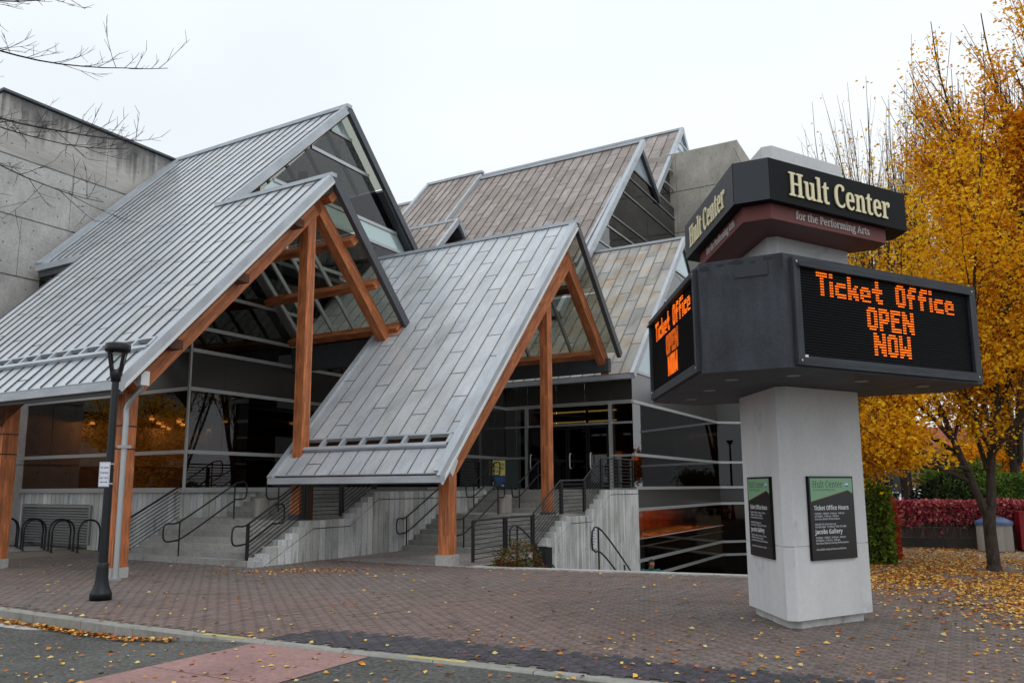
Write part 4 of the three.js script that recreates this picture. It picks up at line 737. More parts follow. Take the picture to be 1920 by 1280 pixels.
// ---------------------------------------------------------------- street lamp with parking sign
const lamp = thing('street_lamp', 'slim black street lamp with a bucket lantern at the kerb', 'street lamp', V3(-6.47, 0, -14.16));
{
  const o = V3(-6.47, 0, -14.16), L = (pts) => { const g = new THREE.LatheGeometry(pts.map(([r, y]) => new THREE.Vector2(r, y)), 24); g.translate(o.x, o.y, o.z); return g; };
  part(lamp, 'base', L([[0, 0], [.165, 0], [.165, .1], [.155, .12], [.12, .2], [.095, .3], [.088, .5], [.088, .56], [.06, .58], [0, .58]]), M.lampBlack);
  part(lamp, 'pole', L([[.07, .55], [.062, 2], [.055, 3.45], [0, 3.46]]), M.lampBlack);
  const hd = part(lamp, 'lantern', L([[0, 3.44], [.075, 3.44], [.08, 3.52], [.1, 3.56], [.09, 3.62], [.05, 3.64], [0, 3.64]]), M.lampBlack);
  part(hd, 'glass', L([[.07, 3.64], [.11, 3.75], [.14, 3.9], [.12, 3.92], [0, 3.9]]), G.clear);
  for (let i = 0; i < 4; i++) { const h = i * Math.PI / 2 + .5, d = V3(Math.cos(h), 0, Math.sin(h)); part(hd, 'arm', bar(V3(o.x + d.x * .085, 3.58, o.z + d.z * .085), V3(o.x + d.x * .17, 3.96, o.z + d.z * .17), .045, .03), M.lampBlack); }
  part(hd, 'cap', L([[.1, 3.93], [.19, 3.93], [.2, 3.97], [.2, 4.04], [.18, 4.07], [0, 4.07]]), M.lampBlack);
  part(hd, 'dome', L([[.12, 4.07], [.09, 4.09], [0, 4.1]]), M.alu);
}
const ps = thing('parking_sign', 'white parking notice strapped to the black street lamp', 'sign', V3(-6.47, 1.7, -14.09));
{
  const cv = document.createElement('canvas'); cv.width = 160; cv.height = 384; const c = cv.getContext('2d');
  c.fillStyle = '#dfe3ee'; c.fillRect(0, 0, 160, 384); c.strokeStyle = '#55607a'; c.lineWidth = 4; c.strokeRect(10, 10, 140, 364);
  c.fillStyle = '#26345a'; c.textAlign = 'center'; c.font = 'bold 40px sans-serif'; c.fillText('30 MIN', 80, 100, 120); c.fillText('PARKING', 80, 180, 124); c.fillText('ANY TIME', 80, 262, 124);
  c.fillRect(40, 306, 80, 10); c.beginPath(); c.moveTo(24, 311); c.lineTo(48, 296); c.lineTo(48, 326); c.fill(); c.beginPath(); c.moveTo(136, 311); c.lineTo(112, 296); c.lineTo(112, 326); c.fill();
  const ct = new THREE.CanvasTexture(cv); ct.colorSpace = THREE.SRGBColorSpace;
  const n = V3(.2, 0, .98).normalize(), m = new THREE.Matrix4().makeBasis(Yd.clone().cross(n), Yd, n).setPosition(V3(-6.51, 0, -14.08));
  const pl = part(ps, 'plate', on(bx(-.08, .08, 1.75, 2.14, -.004, .0), m), M.white); const g = new THREE.PlaneGeometry(.158, .386); g.translate(0, 1.945, .003); part(pl, 'print', on(g, m), MAT({ map: ct, roughness: .5 }));
  for (const y of [1.79, 2.1]) part(pl, 'strap', on(bx(-.02, .13, y, y + .02, -.02, -.005), m), M.alu);
}

// ---------------------------------------------------------------- bicycle hoops, bins, shrub
for (let i = 0; i < 7; i++) {
  const a = 26.3 - i * .72, b = i % 2 ? 14.4 : 14.75, t = thing('bicycle_hoop', 'black arched steel bicycle hoop in front of the louvred wall', 'bike rack', W(a, 0, b), 'bicycle hoops below the lobby windows');
  const P = (s, y) => W(a - s * .06, y, b + s * .3);
  part(t, 'hoop', tube([P(-1, 0), P(-1, .35), P(-1, .58), P(-.8, .76), P(-.35, .86), P(.35, .86), P(.8, .76), P(1, .58), P(1, .35), P(1, 0)], .026, 8, 40), M.black);
  part(t, 'foot_plate', merge([rod(P(-1, 0), P(-1, .012), .06), rod(P(1, 0), P(1, .012), .06)]), M.black);
}
function bin(label, p, r, h, top) {
  const t = thing('litter_bin', label, 'bin', p), L = pts => { const g = new THREE.LatheGeometry(pts.map(([a, b]) => new THREE.Vector2(a, b)), 28); g.translate(p.x, p.y, p.z); return g; };
  part(t, 'drum', L([[0, 0], [r * .95, 0], [r, .03], [r, h - .04], [r * .97, h], [r * .8, h], [r * .8, h - .3], [0, h - .3]]), M.concWarm);
  if (top) part(t, 'lid', L([[r * 1.06, h - .05], [r * 1.08, h + .02], [r * 1.02, h + .05], [r * .6, h + .14], [r * .3, h + .15], [r * .3, h + .1]]), top);
  else part(t, 'rim', L([[r * 1.02, h - .06], [r * 1.03, h - .01], [r * .98, h + .006]]), M.concWarm);
}
bin('pale concrete litter bin on the landing of the entrance steps', W(12.1, .945, 21.95), .2, .54);
bin('pale concrete litter bin on the landing of the lobby steps', W(17.15, .945, 16.8), .2, .5);
bin('round grey concrete litter bin with a blue lid beside the vine wall', V3(12.55, 0, -23.3), .42, .72, MAT({ color: 0x4f6b93, roughness: .4 }));
{ const t = thing('newspaper_box', 'red newspaper box next to the blue lidded bin', 'newspaper box', V3(13.45, 0, -23.2)), R = MAT({ color: 0x8d1420, roughness: .4 }), m = new THREE.Matrix4().makeRotationY(-.25).setPosition(V3(13.45, 0, -23.2));
  const b = part(t, 'cabinet', on(bx(-.3, .3, .06, .98, -.22, .2), m), R); part(t, 'top', on(bx(-.32, .32, .98, 1.02, -.24, .22), m), R); for (const x of [-.27, .27]) part(t, 'foot', on(bx(x - .03, x + .03, 0, .06, -.2, .2), m), M.black);
  const cv = document.createElement('canvas'); cv.width = 256; cv.height = 340; const c = cv.getContext('2d'); c.fillStyle = '#8d1420'; c.fillRect(0, 0, 256, 340); c.fillStyle = '#c9c5be'; c.fillRect(40, 30, 190, 120); c.fillStyle = '#2b2b2b'; c.font = 'bold 42px serif'; c.fillText('Weekly', 52, 76); c.fillStyle = '#7b756c'; c.fillRect(52, 92, 166, 46); c.fillStyle = '#e6dedb'; c.font = 'bold 40px sans-serif'; c.fillText('FREE', 60, 240);
  const ct = new THREE.CanvasTexture(cv); ct.colorSpace = THREE.SRGBColorSpace; const g = new THREE.PlaneGeometry(.54, .72); g.translate(0, .55, .204); part(b, 'door_print', on(g, m), MAT({ map: ct, roughness: .4 })); }
{ // poster behind the inner corner glass
  const cv = document.createElement('canvas'); cv.width = 256; cv.height = 256; const c = cv.getContext('2d'); c.fillStyle = '#14302e'; c.fillRect(0, 0, 256, 256);
  c.fillStyle = '#d6cf7e'; c.fillRect(0, 0, 130, 140); c.fillStyle = '#15150f'; c.font = 'bold italic 34px serif'; c.save(); c.rotate(.22); ['WE ARE', 'MOVING', 'HERE'].forEach((s, i) => c.fillText(s, 12, 26 + i * 36, 118)); c.restore();
  c.fillStyle = '#1d4f86'; c.beginPath(); c.moveTo(0, 140); c.lineTo(130, 150); c.lineTo(130, 256); c.quadraticCurveTo(70, 236, 30, 180); c.lineTo(0, 170); c.fill(); c.fillStyle = '#cfd8cf'; c.fillRect(8, 196, 14, 30); c.fillRect(96, 226, 24, 10);
  const ct = new THREE.CanvasTexture(cv); ct.colorSpace = THREE.SRGBColorSpace;
  const n = Ud.clone().negate().add(Vd.clone().negate()).normalize(), p = W(14.62, 2.17, 26.55), m = new THREE.Matrix4().makeBasis(Yd.clone().cross(n), Yd, n).setPosition(p);
  const bd = part(poster, 'board', on(bx(-.5, .5, -.5, .52, -.02, 0), m), M.black), g = new THREE.PlaneGeometry(.96, .98); g.translate(0, 0, .004); part(bd, 'print', on(g, m), MAT({ map: ct, roughness: .6 })); for (const x of [-.4, .4]) part(bd, 'foot', on(bx(x - .02, x + .02, -.55, -.5, -.1, .1), m), M.black); }
{ const t = thing('wall_notice', 'small white notice on the ribbed court wall', 'notice', W(9.66, 0, 25)); const cv = document.createElement('canvas'); cv.width = 64; cv.height = 128; const c = cv.getContext('2d'); c.fillStyle = '#d5dade'; c.fillRect(0, 0, 64, 128); c.fillStyle = '#6c7680'; for (let i = 0; i < 6; i++) c.fillRect(8, 22 + i * 16, 46 - (i % 3) * 8, 5); const ct = new THREE.CanvasTexture(cv); ct.colorSpace = THREE.SRGBColorSpace; const q = [W(9.685, -.05, 22.9), W(9.685, -.05, 23.3), W(9.685, .6, 23.3), W(9.685, .6, 22.9)]; const pl = part(t, 'plate', prism(q, Ud.clone().multiplyScalar(-.01)), MAT({ color: 0xd5dade, roughness: .5 }));
  const g = new THREE.PlaneGeometry(.38, .62), n = V3(-Vd.z, 0, Vd.x); if (n.dot(Ud) > 0) n.negate(); const m = new THREE.Matrix4().makeBasis(Yd.clone().cross(n), Yd, n).setPosition(addv(W(9.685, .275, 23.1), n, .014)); part(pl, 'print', on(g, m), MAT({ map: ct, roughness: .5 })); }
{ const t = thing('planter', 'black square planter at the top of the court steps', 'planter', W(9.0, -.4, 17.2)); const p = W(8.75, 0, 17.6); part(t, 'tub', prism([W(8.55, -.5, 17.5), W(8.9, -.5, 17.5), W(8.9, -.5, 17.85), W(8.55, -.5, 17.85)], V3(0, .85, 0)), M.black); part(t, 'soil', blk(8.58, 8.87, .34, .36, 17.53, 17.82), M.soil); part(t, 'rim', blk(8.52, 8.93, .345, .39, 17.47, 17.52), M.black); }
// ---------------------------------------------------------------- trees, shrubs, leaves
function leafGeo(l, w, fold = .25) { // a folded leaf of four faces
  return triGeo([[V3(0, 0, 0), V3(w, fold * w, l * .5), V3(0, 0, l * .55)], [V3(w, fold * w, l * .5), V3(0, 0, l), V3(0, 0, l * .55)], [V3(0, 0, 0), V3(0, 0, l * .55), V3(-w, fold * w, l * .5)], [V3(-w, fold * w, l * .5), V3(0, 0, l * .55), V3(0, 0, l)]]);
}
const leafMat = () => new THREE.MeshPhysicalMaterial({ color: 0xffffff, roughness: .9, transmission: .4, thickness: 0, specularIntensity: .25 });
const LM = leafMat();
const pal = hs => hs.map(h => new THREE.Color(h));
const GOLD = pal([0xfcca14, 0xf4ba0c, 0xffd82c, 0xe8a808, 0xf6c620, 0xda980a]), ORANGE = pal([0xfab808, 0xf0a806, 0xffca18, 0xe09404, 0xf6b20c]), GREEN = pal([0x56762a, 0x648432, 0x466424, 0x7a9038]), RED = pal([0xc4566a, 0xd87478, 0xa63e50, 0xe6a08c, 0xb4465c, 0xe28a88, 0x8c3040]), LIME = pal([0x7d8a2a, 0x98a036, 0x66781f]), BROWN = pal([0x8a5a1c, 0x744816, 0xa87428]), RUSTY = pal([0xb2601c, 0x9c4c16, 0xc07a2a]);
function segTube(list) {                                 // tapered limbs: [p, q, r0, r1]
  return merge(list.map(([p, q, a, b]) => rod(p, q, a, b, a > .05 ? 9 : a > .015 ? 6 : 4)));
}
const clump = (c, f) => .5 * fbm(c.x * f * .0625 + c.y * .021, c.y * f * .0625 - c.z * .033, 16, 3) + .5 * fbm(c.z * f * .0625 + .37 + c.y * .017, c.x * f * .05 + c.y * f * .04, 16, 3);
const tmpQ = new THREE.Quaternion(), tmpE = new THREE.Euler();
function leafAt(p, dir, s) { const q = new THREE.Quaternion().setFromUnitVectors(V3(0, 0, 1), dir); q.multiply(tmpQ.setFromEuler(tmpE.set(0, 0, rr(-3.1, 3.1)))); return new THREE.Matrix4().compose(p, q, V3(s, s, s)); }
// grow limbs: each branch bends, thins and forks; leaves sit on the last twigs
function grow(p, d, len, r, lvl, o, limbs, tips) {
  const seg = lvl === 0 ? 3 : 3; let q = p.clone(), dir = d.clone(), rad = r;
  for (let i = 0; i < seg; i++) {
    dir.add(V3(rr(-1, 1), rr(-.6, 1), rr(-1, 1)).multiplyScalar(o.wob)).add(V3(0, o.up, 0)).normalize();
    const e = addv(q, dir, len / seg), r1 = rad * (i === seg - 1 ? .72 : .86); limbs.push([q, e, rad, r1]);
    if (lvl >= o.leafFrom) tips.push([q.clone(), e.clone(), dir.clone(), lvl]);
    if (lvl < o.depth && (i > 0 || lvl > 0)) {
      const n = o.kids[lvl];
      for (let j = 0; j < n; j++) { const ax = V3(rr(-1, 1), rr(-.4, .4), rr(-1, 1)).normalize(), dd = dir.clone().applyAxisAngle(ax.cross(dir).normalize(), rr(o.ang[0], o.ang[1])).normalize(); grow(lerp(q, e, rr(.2, 1)), dd, len * rr(o.sh[0], o.sh[1]), r1 * rr(.45, .62), lvl + 1, o, limbs, tips); }
    }
    q = e; rad = r1;
  }
  if (lvl < o.depth) grow(q, dir, len * .72, rad, lvl + 1, o, limbs, tips);
}
function tree(name, label, pos, stems, o, colors, leaves, leaf, spread, group, barkM = M.bark) {
  const t = thing(name, label, 'tree', pos, group), limbs = [], tips = [];
  for (const [base, dir, len, r] of stems) grow(addv(pos, base), dir.clone().normalize(), len, r, o.start ?? 0, o, limbs, tips);
  part(t, 'trunk', segTube(limbs), barkM);
  if (!leaves) return t;
  const g = leafGeo(leaf, leaf * .3), ms = [], cs = [];
  for (let i = 0; i < leaves; i++) {
    const [p, q, d] = tips[Math.floor(rnd() * tips.length)], c = lerp(p, q, rnd()); c.add(V3(rr(-1, 1), rr(-.75, .6), rr(-1, 1)).multiplyScalar(spread * Math.sqrt(rnd())));
    if (o.keep && !o.keep(c)) continue;
    if (o.clump && clump(c, o.clump) < .495 + rr(-.03, .03)) continue;
    ms.push(leafAt(c, V3(rr(-1, 1), rr(-.9, .35), rr(-1, 1)).normalize(), rr(.55, 1.55))); const cc = pick(rnd() < .06 ? BROWN : colors).clone(); cc.offsetHSL(rr(-.012, .012), 0, rr(-.04, .04)); cs.push(cc);
  }
  stuff(t, 'crown', g, LM, ms, cs); return t;
}
// near golden tree: short trunk forking low into a spreading head
reseed(1001);
{
  const pos = V3(9.66, 0, -18.06), o = { wob: .09, up: .05, depth: 3, kids: [2, 2, 2], ang: [.45, .95], sh: [.5, .72], leafFrom: 1 };
  const t = thing('golden_tree', 'forked golden leaved tree standing in fallen leaves by the sign', 'tree', pos), limbs = [], tips = [];
  const fk = addv(pos, V3(0, 1.25, 0)); limbs.push([pos.clone(), addv(pos, V3(0, .12, 0)), .17, .128], [addv(pos, V3(0, .12, 0)), addv(pos, V3(-.02, .8, 0)), .128, .12], [addv(pos, V3(-.02, .8, 0)), fk, .12, .125]);
  const stems = [[V3(-.05, 1.1, 0), V3(-.42, 1, .1), 2.6, .085], [V3(.04, 1.15, 0), V3(.06, 1, -.1), 2.7, .1], [V3(-.3, 1.75, .02), V3(-1.5, .55, .35), 2.6, .04], [V3(.1, 2.3, 0), V3(.9, 1, .3), 2.4, .06], [V3(.05, 2.0, 0), V3(.2, 1, -.9), 2.4, .055], [V3(-.5, 2.3, 0), V3(-.7, .75, -.7), 2.4, .05], [V3(.1, 2.2, 0), V3(.3, .9, 1), 2.2, .05], [V3(-.75, 2.15, .1), V3(-1.1, .3, -.2), 2.2, .05], [V3(-.6, 2.6, 0), V3(-.9, 1, .2), 2.9, .05], [V3(.1, 3, 0), V3(-.15, 1, .3), 3.0, .055], [V3(.15, 2.8, 0), V3(.8, 1, -.5), 3.0, .055], [V3(-.35, 2.0, .1), V3(-1.4, .3, -.1), 2.8, .05], [V3(.3, 2.6, 0), V3(1.2, .6, .1), 2.8, .045], [V3(-.45, 1.95, .05), V3(-1.2, .02, .15), 1.7, .03], [V3(-.6, 2.3, .1), V3(-1, -.12, .3), 1.5, .025], [V3(-.5, 2.1, -.1), V3(-1.2, .1, -.4), 1.9, .03]];
  for (const [b, d, l, r] of stems) grow(addv(pos, b), d.normalize(), l, r, 0, o, limbs, tips);
  part(t, 'trunk', segTube(limbs), M.bark);
  const ms = [], cs = [], g = leafGeo(.072, .023);
  for (let i = 0; i < 210000; i++) { const [p, q] = tips[Math.floor(rnd() * tips.length)], c = lerp(p, q, rnd()).add(V3(rr(-1, 1), rr(-.55, .4), rr(-1, 1)).multiplyScalar(.5 * Math.sqrt(rnd()))); if (c.y < 2.05 + Math.max(0, 1.2 - Math.hypot(c.x - pos.x + 1.7, c.z - pos.z) * .8) * -.9) continue; if (Math.hypot(c.x - pos.x, c.z - pos.z) > 3.5 + (clump(c, 1.5) - .5) * 3) continue; if (clump(c, 2.4) < .475 + rr(-.04, .04)) continue; ms.push(leafAt(c, V3(rr(-1, 1), rr(-.7, .35), rr(-1, 1)).normalize(), rr(.55, 1.6))); const k = pick(rnd() < .06 ? BROWN : GOLD).clone(); k.offsetHSL(rr(-.012, .012), 0, rr(-.04, .04)); cs.push(k); }
  stuff(t, 'crown', g, LM, ms, cs);
}
// tall dense upright tree at the right, trunk outside the view
reseed(1010);
tree('golden_tree', 'tall dense amber tree with steeply rising limbs towering over the forked one', V3(13.2, 0, -19.5), [[V3(0, 0, 0), V3(-.02, 1, 0), 3.2, .26], [V3(-.05, 2.4, 0), V3(-.34, 1, .12), 4.0, .14], [V3(0, 2.6, 0), V3(-.26, 1, .3), 4.0, .13], [V3(0, 2.8, 0), V3(-.2, 1, -.35), 4.2, .13], [V3(0, 2.6, 0), V3(.3, 1, .1), 4.0, .13], [V3(0, 3, 0), V3(-.1, 1, .05), 4.4, .15], [V3(0, 3.4, 0), V3(-.42, 1, -.12), 3.8, .12], [V3(0, 2.2, 0), V3(-.6, 1, .3), 3.0, .1]],
  { wob: .05, up: .05, depth: 3, kids: [2, 2, 3], ang: [.25, .6], sh: [.5, .75], leafFrom: 1, clump: 1.15, keep: c => c.y > 2.6 && Math.hypot(c.x - 13.2, c.z + 19.5) < 3.9 - (clump(c, 1.2) - .5) * 5 }, ORANGE, 360000, .074, .44);
// thinner upright trees behind, half bare
[[12.2, -29.5, 12.8, 9000, .62], [14.6, -33, 15, 10000, .66], [16.6, -37, 16.5, 8000, .6], [17.2, -30, 14, 30000, .7], [20.5, -36, 16, 26000, .66]].forEach(([x, z, h, n, s], i) => {
  reseed(2000 + i * 17);
  const st = []; for (let k = 0; k < 9; k++) { const a = k * 2.4 + i; st.push([V3(Math.cos(a) * .12, h * .16 + .1 * k, Math.sin(a) * .12), V3(Math.cos(a) * rr(.1, .3), 1, Math.sin(a) * rr(.1, .3)), h * rr(.34, .4), .075]); }
  st.push([V3(0, 0, 0), V3(0, 1, 0), h * .34, .17]);
  tree('upright_tree', ['thin half bare upright tree rising right behind the sign band', 'thin upright tree with yellow tufts between two others behind the message board', 'pale stemmed bare upright tree farthest behind the message board', 'yellow upright tree behind the red newspaper box', 'tall yellow upright tree beyond the hedge and newspaper box'][i], V3(x, 0, z), st, { wob: .045, up: .06, depth: 3, kids: [1, 2, 2], ang: [.15, .42], sh: [.4, .62], leafFrom: 2, keep: c => c.y > 2.2 && rnd() < Math.max(.12, 1.15 - c.y / (h * 1.15)) }, GOLD, n * 2, .1, .34, undefined, M.barkPale);
});
// orange and green trees far behind the vine wall
[[15.5, -44, 5.5, RUSTY, 'rust orange tree beyond the vine wall, beside the dark lamp pole'], [23, -42, 5.5, ORANGE, 'orange tree far beyond the clipped green hedge'], [27, -50, 6, RUSTY, 'far rust orange tree beyond the newspaper box'], [18.8, -37, 3.6, GREEN, 'dark green tree crouching behind the vine wall'], [21.5, -60, 7, GREEN, 'far dark green tree behind the tan house']].forEach(([x, z, h, c, l], i) => {
  reseed(3000 + i * 31); const st = [[V3(0, 0, 0), V3(0, 1, 0), h * .3, .16]]; for (let k = 0; k < 7; k++) { const a = k * .9; st.push([V3(0, h * .22, 0), V3(Math.cos(a) * .9, .8, Math.sin(a) * .9), h * .3, .08]); }
  tree('broad_tree', l, V3(x, 0, z), st, { wob: .12, up: .03, depth: 2, kids: [2, 2], ang: [.4, 1], sh: [.5, .7], leafFrom: 1 }, c, 15000, .16, .6);
});
// street trees up the road at the left, seen as reflections in the lobby glass
[[-25, -19, 7], [-31, -24, 8], [-24, -27.5, 6.5], [-38, -20, 8]].forEach(([x, z, h], i) => {
  reseed(4000 + i * 13); const st = [[V3(0, 0, 0), V3(0, 1, 0), h * .3, .18]]; for (let k = 0; k < 7; k++) { const a = k * .9; st.push([V3(0, h * .24, 0), V3(Math.cos(a) * .7, 1, Math.sin(a) * .7), h * .32, .09]); }
  if (i === 2) return;
  tree('street_tree', ['yellow street tree up the road beside the concrete wall', 'tall yellow street tree far up the road', '', 'yellow street tree farthest up the road'][i], V3(x, 0, z), st, { wob: .1, up: .03, depth: 2, kids: [2, 2], ang: [.4, .9], sh: [.5, .7], leafFrom: 1 }, GOLD, 14000, .15, .5);
});
// bare tree at the left: limbs reach into the view from outside
reseed(5003);
{
  const pos = V3(-9.6, 0, -9.2), t = thing('bare_tree', 'leafless street tree whose dark twigs hang over the concrete wall', 'tree', pos), limbs = [];
  limbs.push([pos.clone(), addv(pos, V3(0, 2.4, 0)), .17, .14], [addv(pos, V3(0, 2.4, 0)), addv(pos, V3(.1, 5, -.1)), .14, .1], [addv(pos, V3(.1, 5, -.1)), addv(pos, V3(.2, 8, -.2)), .1, .04]);
  const twig = (p, d, l, r, lv) => {
    let q = p.clone(), dir = d.clone(); const n = lv ? 4 : 22;
    for (let i = 0; i < n; i++) {
      dir.add(V3(rr(-.07, .07), lv ? rr(-.02, .12) : rr(-.05, .05) + (i > 15 ? .045 : -.004), rr(-.07, .07))).normalize();
      const e = addv(q, dir, l / n), ra = r * (1 - .85 * i / n) + .0014, rb = r * (1 - .85 * (i + 1) / n) + .0014; limbs.push([q, e, ra, rb]);
      if (lv < 2 && i > (lv ? 0 : 4)) for (let k = 0; k < (lv ? 1 : 2); k++) twig(lerp(q, e, rnd()), dir.clone().multiplyScalar(.7).add(V3(rr(-.7, .7), rr(-.45, .9), rr(-.7, .7))).normalize(), lv ? l * rr(.25, .5) : rr(.14, .55) * (rnd() < .12 ? 2.2 : 1), lv ? .0018 : .003, lv + 1);
      q = e;
    }
  };
  for (const [y, d, l, r] of [[7.5, V3(1, -.17, -.1), 5.4, .024], [7.35, V3(1, -.03, -.1), 5.1, .02], [6.9, V3(1, -.2, -.12), 5.3, .026], [6.75, V3(1, -.23, -.06), 5.0, .02], [7.0, V3(1, -.25, -.18), 5.2, .016], [7.9, V3(1, -.05, .02), 4.9, .018]]) twig(addv(pos, V3(.12, y, -.12)), d.normalize(), l, r, 0);
  part(t, 'trunk', segTube(limbs.slice(0, 3)), M.bark); part(t, 'twigs', segTube(limbs.slice(3)), M.twig);
}
// leafy masses
function bush(name, label, pos, box, n, colors, leaf, cat = 'shrub', edge = .2, round = cat === 'shrub' ? .8 : .25) {
  const t = thing(name, label, cat, pos), ms = [], cs = [], limbs = [];
  for (let i = 0; i < 14; i++) { const p = addv(pos, V3(rr(-.6, .6) * box[0] / 2, 0, rr(-.6, .6) * box[2] / 2)), q = addv(pos, V3(rr(-.8, .8) * box[0] / 2, box[1] * rr(.6, .95), rr(-.8, .8) * box[2] / 2)); limbs.push([p, q, .014, .005]); }
  part(t, 'stems', segTube(limbs), M.bark);
  for (let i = 0; i < n; i++) { let x = rr(-1, 1), y = rr(0, 1), z = rr(-1, 1); const f = Math.floor(rnd() * 5); if (rnd() < .75) { if (f < 1) x = -1; else if (f < 2) x = 1; else if (f < 3) y = 1; else z = f < 4 ? 1 : -1; } const nn = fbm((x * .5 + .5) * .5 + z * .1, y * .5 + z * .13, 8, 3) - .5, rd = 1 - .22 * Math.max(0, x * x * z * z) - round * Math.max(0, x * x + z * z - .5) * .5, yd = 1 - round * (x * x + z * z) * .55; const c = addv(pos, V3(x * box[0] / 2 * rd * (1 - round * .45 * y * y) * (1 + nn * edge * 2.6) + rr(-.07, .07), Math.max(.02, y * box[1] * Math.max(.2, yd) * (1 + nn * edge * 2.2) + rr(-.07, .07)), z * box[2] / 2 * rd * (1 - round * .45 * y * y) * (1 + nn * edge * 2.6) + rr(-.07, .07))); ms.push(leafAt(c, V3(x + rr(-.8, .8), rr(-.9, .5), z + rr(-.8, .8)).normalize(), rr(.7, 1.3))); const k = pick(colors).clone(); k.offsetHSL(rr(-.01, .01), 0, rr(-.035, .035)); cs.push(k); }
  stuff(t, 'foliage', leafGeo(leaf, leaf * .38), LM, ms, cs); return t;
}
reseed(6001);
bush('ivy_hedge', 'green ivy hedge right behind the white column', V3(8.0, 0, -20.1), [.8, 1.7, 1.3], 7000, GREEN.concat(LIME), .1, 'hedge');
bush('creeper_hedge', 'coral red creeper on the end of the green ivy hedge', V3(8.9, 0, -21.7), [.55, 1.45, 1.5], 4500, pal([0xc2543c, 0xb4482f, 0xcf6a4c]), .08, 'hedge');
bush('ivy_hedge', 'lime green ivy on the corner of the vine wall', V3(9.7, 1.25, -24.9), [1.7, .42, .8], 2400, LIME, .1, 'hedge');
bush('clipped_hedge', 'clipped dark green hedge above the newspaper box', V3(17.2, 1.0, -28.5), [4.2, 1.1, 1.6], 9000, GREEN, .09, 'hedge', .1);
bush('shrub', 'dark evergreen shrub behind the middle of the vine wall', V3(15.2, .2, -31), [4, 1.8, 2.4], 7000, pal([0x1e2c14, 0x26361a, 0x172310]), .1);
bush('shrub', 'dark evergreen shrub at the foot of the black lamp pole', V3(13.6, .0, -34), [3.4, 2.3, 2.4], 7000, pal([0x22301a, 0x2c3d1e, 0x1a2612]), .1);
bush('shrub', 'red and green shrub at the head of the court steps', V3(.12, -.35, -19.55), [1.5, .85, .9], 3600, pal([0x6b6a28, 0x7c4a22, 0x5a6428, 0x8a3a2a, 0x4b5a20]), .055);
{ // vine covered low wall
  reseed(6100);
  const p0 = V3(9.9, 0, -25.4), p1 = V3(13.9, 0, -23.6), t = thing('vine_wall', 'low dark stone wall hung with crimson creeper', 'wall', lerp(p0, p1, .5)), d = p1.clone().sub(p0), L = d.length(); d.normalize(); const n = V3(d.z, 0, -d.x).multiplyScalar(-1);
  if (n.z < 0) n.negate();
  part(t, 'wall_core', prism([p0, p1, addv(p1, n, -.4), addv(p0, n, -.4)], V3(0, 1.12, 0)), M.conc);
  const dk = [0x6b6862, 0x5c5a55, 0x77736b].map(c => MAT({ map: tConc, color: c, roughness: .95, bumpMap: tConcB, bumpScale: .012 }));
  for (let r = 0; r < 4; r++) for (let s = (r % 2) * -.35; s < L; s += .72) { const s0 = Math.max(0, s) + .008, s1 = Math.min(L, s + .72) - .008; if (s1 - s0 < .1) continue; const q = [addv(p0, d, s0), addv(p0, d, s1)]; part(t, 'stone', prism([at(q[0], r * .28 + .006), at(q[1], r * .28 + .006), at(q[1], r * .28 + .272), at(q[0], r * .28 + .272)], n.clone().multiplyScalar(rr(.02, .045))), pick(dk)); }
  const ms = [], cs = [], vs = [];
  for (let i = 0; i < 120; i++) { const s = rr(0, L), h = rr(.3, .95), p = addv(addv(p0, d, s), n, rr(.08, .2)); p.y = 1.15; const q = addv(p, d, rr(-.3, .3)); q.y = 1.2 - h; vs.push([p, q, .006, .003]); }
  part(t, 'vine_stems', segTube(vs), MAT({ color: 0x9a7f78, roughness: .9 }));
  for (let i = 0; i < 5200; i++) { const s = rr(0, L), f = rnd(), drop = .45 + .5 * fbm(s * .12, .3, 8, 3); const y = 1.22 - drop * f * f * (rnd() < .1 ? 1.3 : .85) + rr(-.02, .1), p = addv(addv(p0, d, s), n, rnd() < .3 ? rr(-.5, .1) : rr(.06, .26)); p.y = y; ms.push(leafAt(p, V3(rr(-.7, .7) + n.x * .4, rr(-1, .3), rr(-.7, .7) + n.z * .4).normalize(), rr(.7, 1.5))); cs.push(pick(RED).clone().offsetHSL(rr(-.01, .01), 0, rr(-.04, .05))); }
  stuff(t, 'creeper', leafGeo(.085, .036), LM, ms, cs);
}
